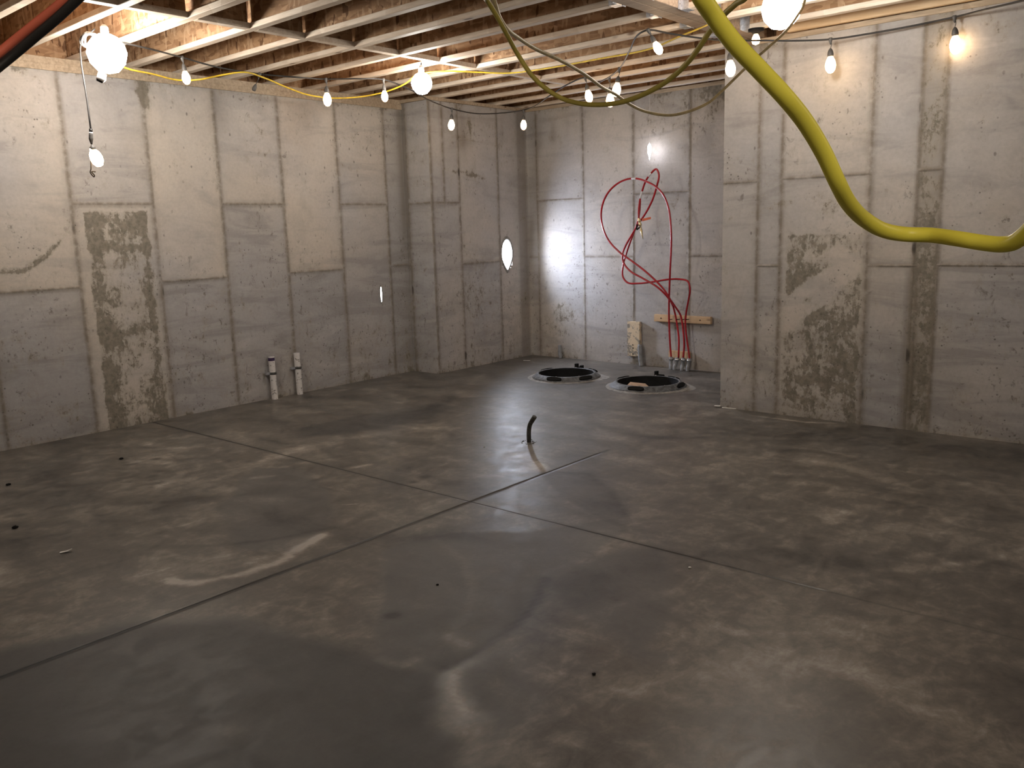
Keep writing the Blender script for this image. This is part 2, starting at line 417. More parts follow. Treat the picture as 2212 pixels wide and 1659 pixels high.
def wall(name, org, ud, nd, length, height, sv, sh, stain=None, tones=None, keep=None, soft_dark=None, seed=0, thick=0.22, step=0.03):
    """org: floor corner; ud: along; nd: inward normal. sv: (u,v0,v1[,w]); sh: (v,u0,u1)."""
    org = np.array(org, float); ud = np.array(ud, float); nd = np.array(nd, float)
    ex = []; ey = []
    for s in sv: ex += [s[0]-.014, s[0]-.005, s[0]+.005, s[0]+.014]
    for s in sh: ey += [s[0]-.012, s[0]-.004, s[0]+.004, s[0]+.012]
    U = merge_lines(0, length, step, ex); V = merge_lines(0, height, step, ey)
    def ridge(u, v):
        h = np.zeros_like(u)
        for s in sv:
            m = (v >= s[1]-.001) & (v <= s[2]+.001)
            h = np.maximum(h, np.where(m, np.clip(1-np.abs(u-s[0])/.013, 0, 1), 0))
        for s in sh:
            m = (u >= s[1]-.001) & (u <= s[2]+.001)
            h = np.maximum(h, np.where(m, np.clip(1-np.abs(v-s[0])/.011, 0, 1), 0))
        return h
    def fn(u, v):
        r = 0.005*ridge(u, v)*(0.4+1.1*vnoise(u*30, v*30, seed+5)) + 0.004*(fbm(u*1.5, v*1.5, seed+9)-.5)
        return org + u[...,None]*ud + v[...,None]*np.array([0,0,1.0]) + r[...,None]*nd
    def paint(u, v):
        se = np.zeros_like(u); rag = 0.6+0.9*vnoise(u*14, v*5, seed+3)
        for s in sv:
            w = (s[3] if len(s) > 3 else 1.0)
            m = sstep(s[1]-.03, s[1]+.01, v)*(1-sstep(s[2]-.01, s[2]+.03, v))
            d = np.abs(u-s[0])
            se = np.maximum(se, m*(np.exp(-(d/.015)**2)*1.0 + np.exp(-(d/(.040*rag))**2)*.22*w))
        for s in sh:
            m = sstep(s[1]-.03, s[1]+.01, u)*(1-sstep(s[2]-.01, s[2]+.03, u))
            d = np.abs(v-s[0])
            se = np.maximum(se, m*(np.exp(-(d/.013)**2)*.9 + np.exp(-(d/(.035*rag))**2)*.20))
        st = 0.14*fbm(u*2.2, v*1.6, seed+21)
        st = st + 0.35*np.exp(-v/.05)*fbm(u*9, v*9, seed+4) + 0.30*np.exp(-(height-v)/.06)*(fbm(u*5, v*5, seed+8) > .5)
        st = st + 0.12*sstep(1.3, 0.0, v)*fbm(u*3, v*3, seed+31)
        if stain: st = stain(u, v, st)
        tn = 0.5 + 0.16*(fbm(u*.9, v*.9, seed+40)-.5)
        if tones:
            for (u0, u1, v0, v1, a) in tones:
                tn = tn + a*sstep(u0-.01, u0+.02, u)*(1-sstep(u1-.02, u1+.01, u))*sstep(v0-.01, v0+.02, v)*(1-sstep(v1-.02, v1+.01, v))
        so = soft_dark(u, v) if soft_dark else np.zeros_like(u)
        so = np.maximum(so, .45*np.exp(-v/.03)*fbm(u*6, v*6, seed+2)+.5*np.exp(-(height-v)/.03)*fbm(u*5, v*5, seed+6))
        return se, st, tn, so
    # solid body behind the cast face
    b = []
    for dn in (-0.012, -thick):
        for uu, vv in ((.035,.002),(length-.035,.002),(length-.035,height-.003),(.035,height-.003)):
            b.append(org+uu*ud+np.array([0,0,vv])+dn*nd)
    fb = [(7,6,5,4),(0,1,5,4),(1,2,6,5),(2,3,7,6),(3,0,4,7)]
    o = grid_object(name, fn, U, V, paint, M_WALL, keep, (b, fb))
    # make every grid face look into the room
    if np.dot(np.cross(ud, [0,0,1.0]), nd) < 0: o.data.flip_normals()
    tag(o, kind='structure'); return o

HL = 2.735     # cast height on the left
HR = 2.795     # cast height at the back and right
def ul(px, py): return at_x(px, py, XL)[1]-YE      # along the left wall, from its near end
def vl(px, py): return at_x(px, py, XL)[2]
def umid(f, a, b): return (f(*a)+f(*b))/2
SL = [umid(ul,(120,160),(212,930)), umid(ul,(310,180),(372,905)), umid(ul,(455,200),(518,868)), umid(ul,(600,215),(634,770)), umid(ul,(720,235),(758,820)), umid(ul,(823,244),(857,805))]
s0 = umid(ul,(0,830),(20,970))
zu, zl = vl(240, 440), vl(560, 594)
sv = [(s0, 0, 1.15, 1)] + [(s, 0, HL, 1.3) for s in SL] + [(s0-.62, 0, HL), (s0-1.24, 0, HL), (s0-1.86, 0, HL), (s0-2.5, 0, HL), (s0-3.1, 0, HL)]
sh = [(zu, SL[0], SL[1]), (zu, SL[2], SL[3]), (zu, SL[4], SL[5]), (zl, s0-.62, SL[0]), (zl, SL[1], SL[2]), (zl, SL[3], SL[4]), (zl, SL[5], 8.3)]
mark = [(ul(0,588), vl(0,588)), (ul(50,586), vl(50,586)), (ul(90,560), vl(90,560)), (ul(128,525), vl(128,525))]
pl0, pl1 = SL[0]+.06, SL[1]-.05
cb = [(ul(185,533), vl(185,533)), (ul(325,538), vl(325,538))]
cc = [(ul(275,718), vl(275,718)), (ul(340,704), vl(340,704))]
def stain_left(u, v, st):
    inside = sstep(pl0, pl0+.03, u)*(1-sstep(pl1-.03, pl1, u))*(1-sstep(zu-.07, zu-.05, v))
    edge = np.minimum(np.abs(u-pl0-.05), np.abs(u-pl1+.04))
    lft = np.exp(-((u-pl0-.09)/.06)**2); rgt = np.exp(-((u-pl1+.05)/.035)**2)
    s = .27 + .22*(fbm(u*5, v*2.5, 77)-.4) + .26*lft*(.4+fbm(u*7, v*3, 12)) + .42*rgt*sstep(.3, .6, fbm(u*3+4, v*1.5, 90)) + .34*np.exp(-v/.9)*fbm(u*3, v*2.2, 5)
    s = s + .30*np.exp(-((v-zu+.13)/.07)**2)*sstep(.4, .6, fbm(u*7, v*3, 15)) + .32*np.exp(-(poly_dist(u, v, cb)/.03)**2) + .3*np.exp(-(poly_dist(u, v, cc)/.03)**2)
    st = np.where(inside > .5, np.maximum(st, s), st)
    st = np.maximum(st, .62*np.exp(-(poly_dist(u, v, mark)/(.028))**2))
    tp = [(SL[1], HL), (SL[1]+.01, HL-.16)]
    st = np.maximum(st, .75*np.exp(-(poly_dist(u, v, tp)/.06)**2))
    st = st + .22*sstep(SL[3], SL[5], u)*sstep(1.2, .4, v)*fbm(u*8, v*8, 51)
    return st
tones = [(0, SL[0], 0, zl, -.14), (0, SL[0], zl, HL, .03), (SL[0], SL[1], zu, HL, -.03), (SL[0], SL[1], 0, zu, .04), (SL[1], SL[2], zl, HL, .08), (SL[1], SL[2], 0, zl, -.07), (SL[2], SL[3], zu, HL, .0), (SL[2], SL[3], 0, zu, -.08), (SL[3], SL[4], zl, HL, .06), (SL[3], SL[4], 0, zl, -.12), (SL[4], SL[5], 0, 3, -.02), (SL[5], 8.4, 0, HL, -.10)]
wall('wall_left', (XL, YE, 0), (0,1,0), (1,0,0), YJ-YE, HL, sv, sh, stain_left, tones, soft_dark=lambda u, v: np.maximum(.30*np.exp(-((u-8.30)/.13)**2)+.55*np.exp(-((u-8.27)/.05)**2)*sstep(1.1, 1.8, v), .5*np.exp(-((u-SL[1])/.10)**2-((v-HL)/.08)**2)), seed=1)

def uj(px, py): return at_y(px, py, YJ)[0]-XL
sj = umid(uj, (871,244), (903,797))
def stain_jog(u, v, st):
    return st + .06
wall('wall_left_jog', (XL, YJ, 0), (1,0,0), (0,-1,0), XF-XL, HR, [(sj, 0, HR)], [(vl(480,440), sj, XF-XL), (vl(860,575), 0, sj)], stain_jog, [(0, sj, 0, 3, -.10), (sj, .6, 0, 3, -.06)], soft_dark=lambda u, v: .55*np.exp(-(u/.07)**2)*sstep(.6, 1.6, v)+.28*(1-sstep(sj-.02, sj, u)), seed=2)  # jog face is lit differently; its shade is painted into the tone

def uf(px, py): return at_x(px, py, XF)[1]-YJ
def vf(px, py): return at_x(px, py, XF)[2]
f1 = umid(uf, (953,260), (960,433)); f2 = umid(uf, (986,260), (1008,797)); f3 = umid(uf, (1072,244), (1086,777))
zf, zg = vf(970,438), vf(1040,567)
HOLE = (uf(1095,550), vf(1095,550))
def stain_far_left(u, v, st):
    for a, b in (((990,297),(1072,313)), ((960,365),(1050,385)), ((1012,250),(1018,300))):
        st = np.maximum(st, .48*np.exp(-(seg_dist(u, v, uf(*a), vf(*a), uf(*b), vf(*b))/.022)**2)*(.5+fbm(u*9, v*9, 3)))
    return st + .26*np.exp(-(((u-uf(1030,640))/.25)**2+((v-vf(1030,640))/.2)**2)) + .06
def keep_hole(u, v):
    return ((u-HOLE[0])/.10)**2 + ((v-HOLE[1])/.18)**2 > 1
wall('wall_left_far', (XF, YJ, 0), (0,1,0), (1,0,0), YB-YJ, HR, [(.02, 0, HR, 1.6), (f1, zf, HR), (f2, 0, HR), (f3, 0, HR)], [(zf, .02, f2), (zg, f2, f3)], stain_far_left, [(f2, f3, zg, HR, .0), (f2, f3, 0, zg, -.10), (0, f2, 0, 3, -.05)], keep_hole, lambda u, v: .55*sstep(YB-YJ-.20, YB-YJ-.17, u)*(1-sstep(YB-YJ-.03, YB-YJ, u))+.3*np.exp(-((u-f1-.32)/.05)**2)*sstep(2.1, 2.4, v), seed=3, thick=.34)

def ub(px, py): return at_y(px, py, YB)[0]-XF
def vb(px, py): return at_y(px, py, YB)[2]
b0 = umid(ub,(1139,560),(1144,760)); b1 = umid(ub,(1159,244),(1167,769)); b2 = umid(ub,(1261,330),(1263,776)); b3 = umid(ub,(1369,330),(1367,692)); b4 = umid(ub,(1490,200),(1487,776))
def stain_back(u, v, st):
    top = sstep(b2+.1, b4, u)*np.exp(-(HR-v)/.35)*.75*(.35+.9*fbm(u*3.5, v*2.5, 61))
    lo = .30*np.exp(-(((u-ub(1215,690))/.22)**2+((v-vb(1215,690))/.16)**2))
    mid = .30*np.exp(-(((u-ub(1420,270))/.35)**2+((v-vb(1420,270))/.35)**2))*(.4+fbm(u*5, v*4, 33))
    return np.maximum(np.maximum(st, top), mid) + lo
wall('wall_far', (XF, YB, 0), (1,0,0), (0,-1,0), XJ-XF, HR, [(b0, 0, 1.2, .5), (b1, 0, HR), (b2, 0, HR), (b3, 0, HR, 1.3), (b4, 0, HR, 1.4)],
     [(vb(1210,432), b1, b2), (vb(1315,554), b2, b3), (vb(1430,417), b3, b4), (vb(1520,553), b4, XJ-XF), (vb(1130,555), 0, b1)], stain_back, [(b1, b2, 0, 3, .0), (b3, b4, 0, 3, -.04), (0, b1, 0, 3, -.03)], soft_dark=lambda u, v: .30*np.exp(-((u-.12)/.10)**2)+.35*sstep(1.1, 1.3, v)*(1-sstep(1.5, 1.7, v))*np.exp(-((u-b0-.08)/.05)**2)+.45*np.exp(-(HR-v)/.10)*sstep(b2, b4, u), seed=4)  # dark corner zone and blob: shadow edge of the opening put into colour
wall('wall_right_jog', (XJ, YR+.004, 0), (0,1,0), (-1,0,0), YB-YR, HR, [(.5, 0, HR), (1.0, 0, HR)], [(1.2, .5, 1.0)], None, None, seed=6, thick=.2)

def ur(px, py): return at_y(px, py, YR)[0]-XJ
def vr(px, py): return at_y(px, py, YR)[2]
r1 = umid(ur,(1640,95),(1632,890)); r2 = umid(ur,(1692,95),(1680,890)); r3 = umid(ur,(1893,65),(1858,915)); r4 = umid(ur,(1996,200),(1950,923)); r5 = umid(ur,(2046,200),(2003,933)); r45 = umid(ur,(1976,566),(1969,900))
za, zb = vr(1780,381), vr(1920,574)
RUB = [[(1700,665),(1750,620),(1850,560)], [(1700,690),(1760,660),(1845,575)]]
RUB = [[(ur(*p), vr(*p)) for p in q] for q in RUB]
def stain_right(u, v, st):
    p = sstep(r2+.02, r2+.06, u)*(1-sstep(r3-.04, r3-.01, u))*(1-sstep(vr(1780,500)-.02, vr(1780,500), v))
    s = .40 + .60*(fbm(u*3.2, v*2.6, 71)-.5) + .22*sstep(r2, r3, u)*sstep(1.3, .7, v) - .12*np.exp(-((v-.55)/.2)**2)*sstep(r3, r2, u)
    for q in RUB: s = s - .8*np.exp(-(poly_dist(u, v, q)/.035)**2)
    s = s + .3*np.exp(-(poly_dist(u, v, [(ur(1700,625), vr(1700,625)), (ur(1730,600), vr(1730,600))])/.05)**2)
    st = np.where(p > .5, np.maximum(s, st), st)
    strip = sstep(r4-.01, r4+.01, u)*(1-sstep(r5-.01, r5+.01, u))
    st = np.where(strip > .5, .34 + .34*(fbm(u*6, v*3, 81)-.5) + .18*sstep(1.9, 1.2, v), st)
    low = sstep(r45-.09, r45-.07, u)*(1-sstep(r4, r4+.01, u))*sstep(1.25, .95, v)
    for q, w in (((1640,455,1700,440), .03), ((1620,463,1640,458), .025)):
        st = np.maximum(st, .40*np.exp(-(seg_dist(u, v, ur(q[0],q[1]), vr(q[0],q[1]), ur(q[2],q[3]), vr(q[2],q[3]))/w)**2))
    st = np.maximum(st, .34*np.exp(-(((u-ur(1800,440))/.22)**2+((v-vr(1800,440))/.12)**2))*(.5+fbm(u*6, v*6, 9)))
    return st
wall('wall_right', (XJ, YR, 0), (1,0,0), (0,-1,0), XE-XJ, HR,
     [(r1, 0, HR), (r2, 0, HR, 1.2), (r3, 0, HR, 1.3), (r4, 0, HR), (r5, 0, HR), (r45, 0, zb, .8), (r5+.95, 0, HR), (r5+1.9, 0, HR), (r5+2.85, 0, HR)],
     [(vr(1600,394), 0, r1), (vr(1655,574), r1, r2), (za, r2, r3), (zb, r3, r45), (vr(2014,366), r4, r5), (vr(2120,573), r5, r5+.95), (za, r5+.95, r5+1.9)],
     stain_right, [(0, r1, 0, 3, -.02), (r1, r2, 0, 3, -.05), (r2, r3, za, 3, .04), (r3, r4, zb, 3, -.03), (r3, r4, 0, zb, -.09), (r5, 6, 0, zb, -.08), (r5, 6, zb, 3, -.02), (r5, 6, 2.25, 3, -.05)], soft_dark=lambda u, v: .42*sstep(r4-.01, r4, u)*(1-sstep(r5, r5+.01, u))+.5*sstep(r45-.08, r45-.07, u)*(1-sstep(r4, r4+.01, u))*sstep(1.22, 1.05, v), seed=5)
wall('wall_near', (XL, YE, 0), (1,0,0), (0,1,0), XE-XL, HR, [(k*.95, 0, HR) for k in range(1, 10)], [(za, 1.9, 2.85), (zb, 4.75, 5.7)], seed=7, step=.12)
wall('wall_side', (XE, YE, 0), (0,1,0), (-1,0,0), YR-YE, HR, [(k*.95, 0, HR) for k in range(1, 8)], [(za, 1.9, 2.85)], seed=8, step=.12)

# ------------------------------------------------------------------ floor slab
def fz(px, py): p = at_z(px, py, 0); return (p[0], p[1])
JX, JY = -3.205, 3.325                              # the two saw-cut joints
SUMP = [((-5.17, 6.84), .288), ((-4.215, 6.845), .295)]
STROKES = [  # (points in the photo, half-width m, amount)
 ([(375,1255),(430,1259),(520,1242),(600,1212),(650,1182),(692,1158)], .035, .55),
 ([(480,1235),(560,1205),(640,1170)], .06, .12),
 ([(965,1445),(1020,1420),(1090,1372),(1140,1325),(1165,1290),(1178,1250)], .022, -.30),
 ([(985,1440),(978,1490),(1010,1545)], .022, .28),
 ([(945,1440),(940,1500),(900,1560)], .05, -.10),
 ([(1005,1450),(1020,1500),(1060,1560)], .05, -.10),
 ([(965,1378),(1000,1395)], .035, .22),
 ([(940,1165),(1000,1210),(1018,1270),(1005,1335),(965,1380)], .02, .08),
 ([(1180,1240),(1240,1215)], .03, .08),
 ([(1190,1020),(1270,1020),(1330,1065),(1352,1110)], .06, -.12),
 ([(1352,1100),(1355,1125),(1348,1150)], .012, -.18),
 ([(1040,965),(1100,975),(1150,995),(1180,1012)], .03, .14),
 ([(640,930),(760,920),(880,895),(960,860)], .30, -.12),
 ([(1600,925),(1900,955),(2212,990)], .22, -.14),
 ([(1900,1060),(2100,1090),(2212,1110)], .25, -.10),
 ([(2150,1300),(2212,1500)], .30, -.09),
 ([(1250,1500),(1600,1420),(2000,1420)], .45, .07),
 ([(1500,1020),(1800,1030)], .50, .06),
 ([(1780,1060),(1850,1090),(1960,1105)], .06, .09),
 ([(1960,1060),(2080,1085)], .03, .14),
 ([(440,1055),(520,1075),(600,1085)], .10, .12),
 ([(545,1033),(590,1028)], .03, .22), ([(320,1050),(360,1050)], .04, .20), ([(165,1035),(230,1028)], .05, .13),
 ([(290,950),(400,975)], .06, .12),
 ([(765,1010),(800,1003)], .02, .30), ([(745,1090),(775,1088)], .006, .4),
 ([(820,1425),(870,1440),(900,1425)], .025, .20), ([(840,1330),(850,1328)], .03, -.25),
 ([(960,1460),(985,1520)], .04, .10),
 ([(700,1060),(722,1090),(720,1120)], .02, .06),
 ([(1285,985),(1500,1010)], .05, .05),
 ([(1180,740),(1180,741)], .1, 0),
 ([(1645,900),(1740,912),(1800,914)], .02, .35),
 ([(893,1041),(895,1041)], .05, .2), ([(893,1041),(895,1041)], .028, -.5), ([(915,1030),(917,1030)], .028, -.4),
]
POLYS = [  # (outline in the photo, tone change, edge softness m, smoothness)
 ([(830,1190),(900,1162),(1000,1150),(1150,1150),(1250,1132),(1330,1118),(1350,1145),(1290,1190),(1205,1240),(1178,1252),(1165,1290),(1140,1330),(1080,1375),(1010,1425),(955,1450),(880,1432),(822,1425),(812,1360),(830,1290)], .02, .02, .8),
 ([(-900,2500),(-400,1500),(300,1340),(550,1345),(700,1385),(815,1420),(880,1440),(945,1452),(948,1500),(925,1560),(985,1610),(1010,2500)], -.16, .05, .8),
 ([(1180,1252),(1290,1200),(1420,1180),(1445,1260),(1440,1330),(1400,1400),(1460,1420),(1380,1425),(1330,1380),(1260,1330),(1190,1290)], -.07, .05, .6),
 ([(1000,1452),(1085,1400),(1150,1470),(1195,1505),(1135,1560),(1075,1570)], -.05, .03, .5),
 ([(1165,1022),(1200,1018),(1275,1022),(1330,1062),(1352,1108),(1347,1142),(1290,1118),(1210,1070)], -.11, .015, .4),
 ([(1155,1050),(1210,1070),(1300,1110),(1340,1130),(1310,1145),(1220,1110)], -.06, .04, .2),
 ([(520,1185),(470,1110),(540,1010),(640,1010),(712,1058),(722,1110),(702,1150),(620,1195)], -.07, .03, .5),
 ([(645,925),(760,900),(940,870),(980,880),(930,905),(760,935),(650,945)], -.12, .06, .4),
 ([(830,1290),(850,1220),(940,1170),(1000,1210),(1018,1270),(1005,1335),(960,1380),(880,1370)], -.03, .012, .0),
 ([(300,1230),(250,1050),(450,1000),(560,1080),(430,1240)], .05, .10, .0),
]
def poly_mask(u, v, pts, soft):
    q = [fz(*p) for p in pts]; n = len(q)
    ins = np.zeros_like(u, bool)
    for i in range(n):
        (x1, y1), (x2, y2) = q[i], q[(i+1) % n]
        c = ((y1 > v) != (y2 > v)) & (u < (x2-x1)*(v-y1)/((y2-y1) if abs(y2-y1) > 1e-9 else 1e-9)+x1)
        ins ^= c
    d = poly_dist(u, v, q+[q[0]])
    sd = np.where(ins, d, -d)
    return sstep(-soft, soft, sd)
SPOTS = [(250+random.random()*130, 985+random.random()*115, .012+.02*random.random(), -.22) for _ in range(46)] + \
        [(20+random.random()*200, 1070+random.random()*50, .012+.015*random.random(), -.2) for _ in range(14)] + \
        [(1330, 1296, .02, -.2), (1283, 1456, .01, -.4), (1265, 1352, .008, -.3), (850,1330,.03,-.3), (1220,1160,.0,0), (500,1578,.05,.3), (1250,1285,.03,.12)]
ARCS = []
for k in range(150):
    ARCS.append((RNG.uniform(-6.5, 0.6), RNG.uniform(1.2, 7.5), RNG.uniform(.25, 1.1), RNG.uniform(.02, .12), RNG.uniform(0, 6.28), RNG.uniform(.5, 1.6), RNG.uniform(-.16, .16)))
def floor_paint(u, v):
    r = .46 + .10*(fbm(u*.7, v*.7, 3)-.5)
    wx = u+.25*(fbm(u*1.3, v*1.3, 14)-.5); wy = v+.25*(fbm(u*1.3+9, v*1.3, 15)-.5)
    for cx, cy, R0, w, a0, sp, am in ARCS:
        dd = np.hypot(wx-cx, wy-cy)-R0
        m = np.abs(dd) < 3*w
        if not m.any(): continue
        an = np.arctan2(wy[m]-cy, wx[m]-cx)-a0; an = np.abs((an+np.pi) % (2*np.pi)-np.pi)
        r[m] += am*np.exp(-(dd[m]/w)**2)*(1-sstep(sp*.6, sp, an))
    jx = u+.06*(fbm(u*6, v*6, 24)-.5); jy = v+.06*(fbm(u*6+3, v*6, 25)-.5)
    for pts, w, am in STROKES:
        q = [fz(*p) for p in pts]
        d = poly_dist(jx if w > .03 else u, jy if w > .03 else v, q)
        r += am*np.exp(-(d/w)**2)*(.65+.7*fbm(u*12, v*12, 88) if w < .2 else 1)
    for px, py, w, am in SPOTS:
        if w <= 0: continue
        c = fz(px, py); r += am*np.exp(-(((u-c[0])**2+(v-c[1])**2)/w**2))
    damp = np.zeros_like(u)
    px_ = u+.035*(fbm(u*9, v*9, 64)-.5)+.07*(fbm(u*3, v*3, 65)-.5); py_ = v+.035*(fbm(u*9+5, v*9, 66)-.5)+.07*(fbm(u*3+5, v*3, 67)-.5)
    for pts, am, soft, sm in POLYS:
        m = poly_mask(px_ if soft > .02 else u, py_ if soft > .02 else v, pts, soft)
        r += am*m; damp = np.maximum(damp, sm*m)
    r += .05*sstep(-3.2, -1.2, u)*sstep(6, 3.5, v)*(1-damp)
    g = .5+.9*(fbm(u*.8+5, v*.8, 33)-.5) + .35*sstep(-3.4, -1.5, u) + .25*sstep(4.0, 1.5, np.hypot(u+5.3, v-2.2))
    jd = np.minimum(np.where(v < 4.7, np.abs(u-JX), 9), np.where(u < .4, np.abs(v-JY), 9))
    fade = np.where(np.abs(v-JY) < .03, 1-.7*sstep(-2.2, -.6, u), 1)
    r = r - .55*np.exp(-(jd/.007)**2)*fade - .05*np.exp(-(jd/.03)**2)*fade
    g = g*(1-.8*damp)
    b = damp
    return r, np.clip(g, 0, 1), b
def floor_fn(u, v):
    jd = np.minimum(np.where(v < 4.6, np.abs(u-JX), 9), np.where(u < -1.2, np.abs(v-JY), 9))
    z = -.006*np.clip(1-jd/.0045, 0, 1)
    z = z + .0*u
    return np.stack([u, v, z], -1)
exu = [JX-.0045, JX, JX+.0045]; exv = [JY-.0045, JY, JY+.0045]
FU = merge_lines(XL-.1, XE+.1, .022, exu); FV = merge_lines(YE-.1, YB+.1, .022, exv)
def keep_floor(u, v):
    k = np.ones_like(u, bool)
    for (cx, cy), rr in SUMP: k &= np.hypot(u-cx, v-cy) > rr+.026
    return k
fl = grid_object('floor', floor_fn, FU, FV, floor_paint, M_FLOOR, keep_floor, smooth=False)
tag(fl, kind='structure')

# ------------------------------------------------------------------ subfloor, sills, rim
o = from_bm('ceiling', box_bm(XL-.25, XE+.25, YE-.25, YB+.25, ZS, ZS+.02), M_OSB); tag(o, kind='structure')
def trim(n, b): o = from_bm('trim_%d' % n, b, M_PLATE); tag(o, kind='structure')
def two(a, b):
    bm = box_bm(*a); box_bm(*b, bm=bm); return bm
zmid = (HL+ZJ)/2
trim(1, two((XL-.2, XL+.012, YE, YJ, HL, zmid-.002), (XL-.2, XL+.004, YE, YJ, zmid, ZJ)))
trim(2, box_bm(XL-.2, XF+.012, YJ-.012, YB+.18, HR+.002, ZJ))
trim(3, box_bm(XF+.014, XJ+.2, YB-.012, YB+.18, HR, ZJ))
trim(4, box_bm(XJ+.0, XE, YR-.012, YR+.18, HR, ZJ))
def rim(n, b): o = from_bm('trim_%d' % n, b, M_OSB); tag(o, kind='structure')
rim(5, box_bm(XL-.20, XL-.17, YE, YB+.2, ZJ, ZS)); rim(6, box_bm(XL-.165, XJ, YB+.14, YB+.17, ZJ, ZS))
rim(7, box_bm(-2.84, XE, YR+.06, YR+.09, ZJ, ZS)); rim(8, box_bm(XE, XE+.03, YE, YR, ZJ, ZS)); rim(9, box_bm(XL-.1, XE, YE-.05, YE-.02, ZJ, ZS))

# ------------------------------------------------------------------ joists, blocking, beam, hangers
SKEW = -0.02
ORD = ['first','second','third','fourth','fifth','sixth','seventh','eighth','ninth','tenth','eleventh','twelfth','thirteenth','fourteenth','fifteenth','sixteenth','seventeenth','eighteenth']
JK = list(range(11, -6, -1))
def jy(k, x): return 3.045 + .4335*k - .03 + SKEW*(x+5.1)      # centre line of joist k
def slab_bm(x0, x1, k, half, z0, z1):
    bm = bmesh.new()
    c = []
    for z in (z0, z1):
        for x, s in ((x0,-1),(x1,-1),(x1,1),(x0,1)): c.append(bm.verts.new((x, jy(k, x)+s*half, z)))
    for f in ((3,2,1,0),(4,5,6,7),(0,1,5,4),(1,2,6,5),(2,3,7,6),(3,0,4,7)): bm.faces.new([c[i] for i in f])
    return bm
def joist(x0, x1, k, label, group):
    e = empty('floor_joist', ((x0+x1)/2, jy(k, (x0+x1)/2), ZJ))
    tag(e, label, 'joist', group)
    bf = slab_bm(x0, x1, k, .030, ZJ, ZJ+.036); bmesh.ops.bevel(bf, geom=[g for g in bf.edges if abs(g.verts[0].co.x-g.verts[1].co.x) > .5], offset=.003, segments=1, affect='EDGES')
    from_bm('bottom_flange', bf, M_FLANGE, e)
    from_bm('web', slab_bm(x0, x1, k, .006, ZJ+.034, ZS-.034), M_OSB, e)
    from_bm('top_flange', slab_bm(x0, x1, k, .030, ZS-.036, ZS), M_FLANGE, e)
BX0, BX1 = -3.10, -2.90
for i, k in enumerate(JK):
    nm = ORD[i]
    if k == 11:
        joist(XL-.15, XJ+.1, k, 'wooden I-joist lying along the top of the far concrete wall', 'joists left of the beam')
    else:
        end = XJ+.15 if jy(k, -3.2) > YR+.03 else BX0-.003
        joist(XL-.15, end, k, 'wooden I-joist left of the beam, %s out from the far wall' % nm, 'joists left of the beam')
RK = [k for k in JK if jy(k, -2.9) < YR-.1]
for i, k in enumerate(RK):
    joist(BX1+.003, XE, k, 'wooden I-joist right of the beam, %s out from the right wall' % ORD[i], 'joists right of the beam')
# reddish ledger by the right-hand wall
e = from_bm('ledger_board', box_bm(-2.70, XE-.05, YR-.075, YR-.037, ZJ, ZJ+.14, bevel=.003), M_PINE)
tag(e, 'reddish lumber ledger board under the ceiling tight along the right concrete wall', 'board')
# I-joist blocking between the joists
BLK = -5.14
for i, k in enumerate(JK[1:14]):
    y0 = jy(k, BLK)+.031; y1 = jy(k+1, BLK)-.031
    if k >= 9: continue
    e = empty('joist_blocking', (BLK, (y0+y1)/2, ZJ))
    tag(e, 'short wooden blocking piece between the %s and %s joists left of the beam' % (ORD[JK.index(k+1)], ORD[JK.index(k)]), 'blocking', 'blocking pieces in a row between the joists')
    from_bm('bottom_flange', box_bm(BLK-.03, BLK+.03, y0, y1, ZJ, ZJ+.036, bevel=.002), M_FLANGE, e)
    from_bm('web', box_bm(BLK-.006, BLK+.006, y0, y1, ZJ+.036, ZS-.036), M_OSB, e)
    from_bm('top_flange', box_bm(BLK-.03, BLK+.03, y0, y1, ZS-.036, ZS), M_FLANGE, e)
e = empty('header_beam', ((BX0+BX1)/2, 2, ZJ)); tag(e, 'double laminated wood beam crossing the ceiling at right, joists hung on both sides', 'beam')
for a, b in ((BX0, BX0+.097), (BX0+.103, BX1)):
    from_bm('beam_ply', box_bm(a, b, YE, YR-.014, ZJ+.004, ZS, bevel=.002), M_BEAM, e)
def hanger(x, sgn, k, side, i):
    y = jy(k, x); e = empty('joist_hanger', (x, y, ZJ))
    tag(e, 'galvanised metal hanger %s of the beam under the %s joist from the wall' % (side, ORD[i]), 'joist hanger', 'joist hangers %s of the beam' % side)
    bm = bmesh.new()
    x1 = x + sgn*.055
    a, b = min(x, x1), max(x, x1)
    box_bm(a, b, y-.036, y+.036, ZJ-.004, ZJ-.001, bm=bm)
    box_bm(a, b, y-.037, y-.034, ZJ-.004, ZJ+.17, bm=bm); box_bm(a, b, y+.034, y+.037, ZJ-.004, ZJ+.17, bm=bm)
    from_bm('seat', bm, M_GALV, e)
    bm = bmesh.new()
    for s in (-1, 1):
        ya, yb = sorted((y+s*.037, y+s*.072)); box_bm(min(x, x+sgn*.003), max(x, x+sgn*.003), ya, yb, ZJ-.002, ZJ+.16, bm=bm)
    ff = from_bm('face_flange', bm, M_GALV, e)
    for s in (-1, 1):
        for z in (.03, .07, .11): from_bm('nail', lathe_bm([(0,0),(.005,.001),(.005,.004),(0,.005)], (x+sgn*.003, y+s*.055, ZJ+z), 8, None, (sgn,0,0)), M_CHROME, ff)
for i, k in enumerate(JK):
    if jy(k, BX0) < YR-.1 and k >= 2: hanger(BX0-.001, -1, k, 'left', i)
for i, k in enumerate(RK):
    if k >= 1: hanger(BX1+.001, 1, k, 'right', i)

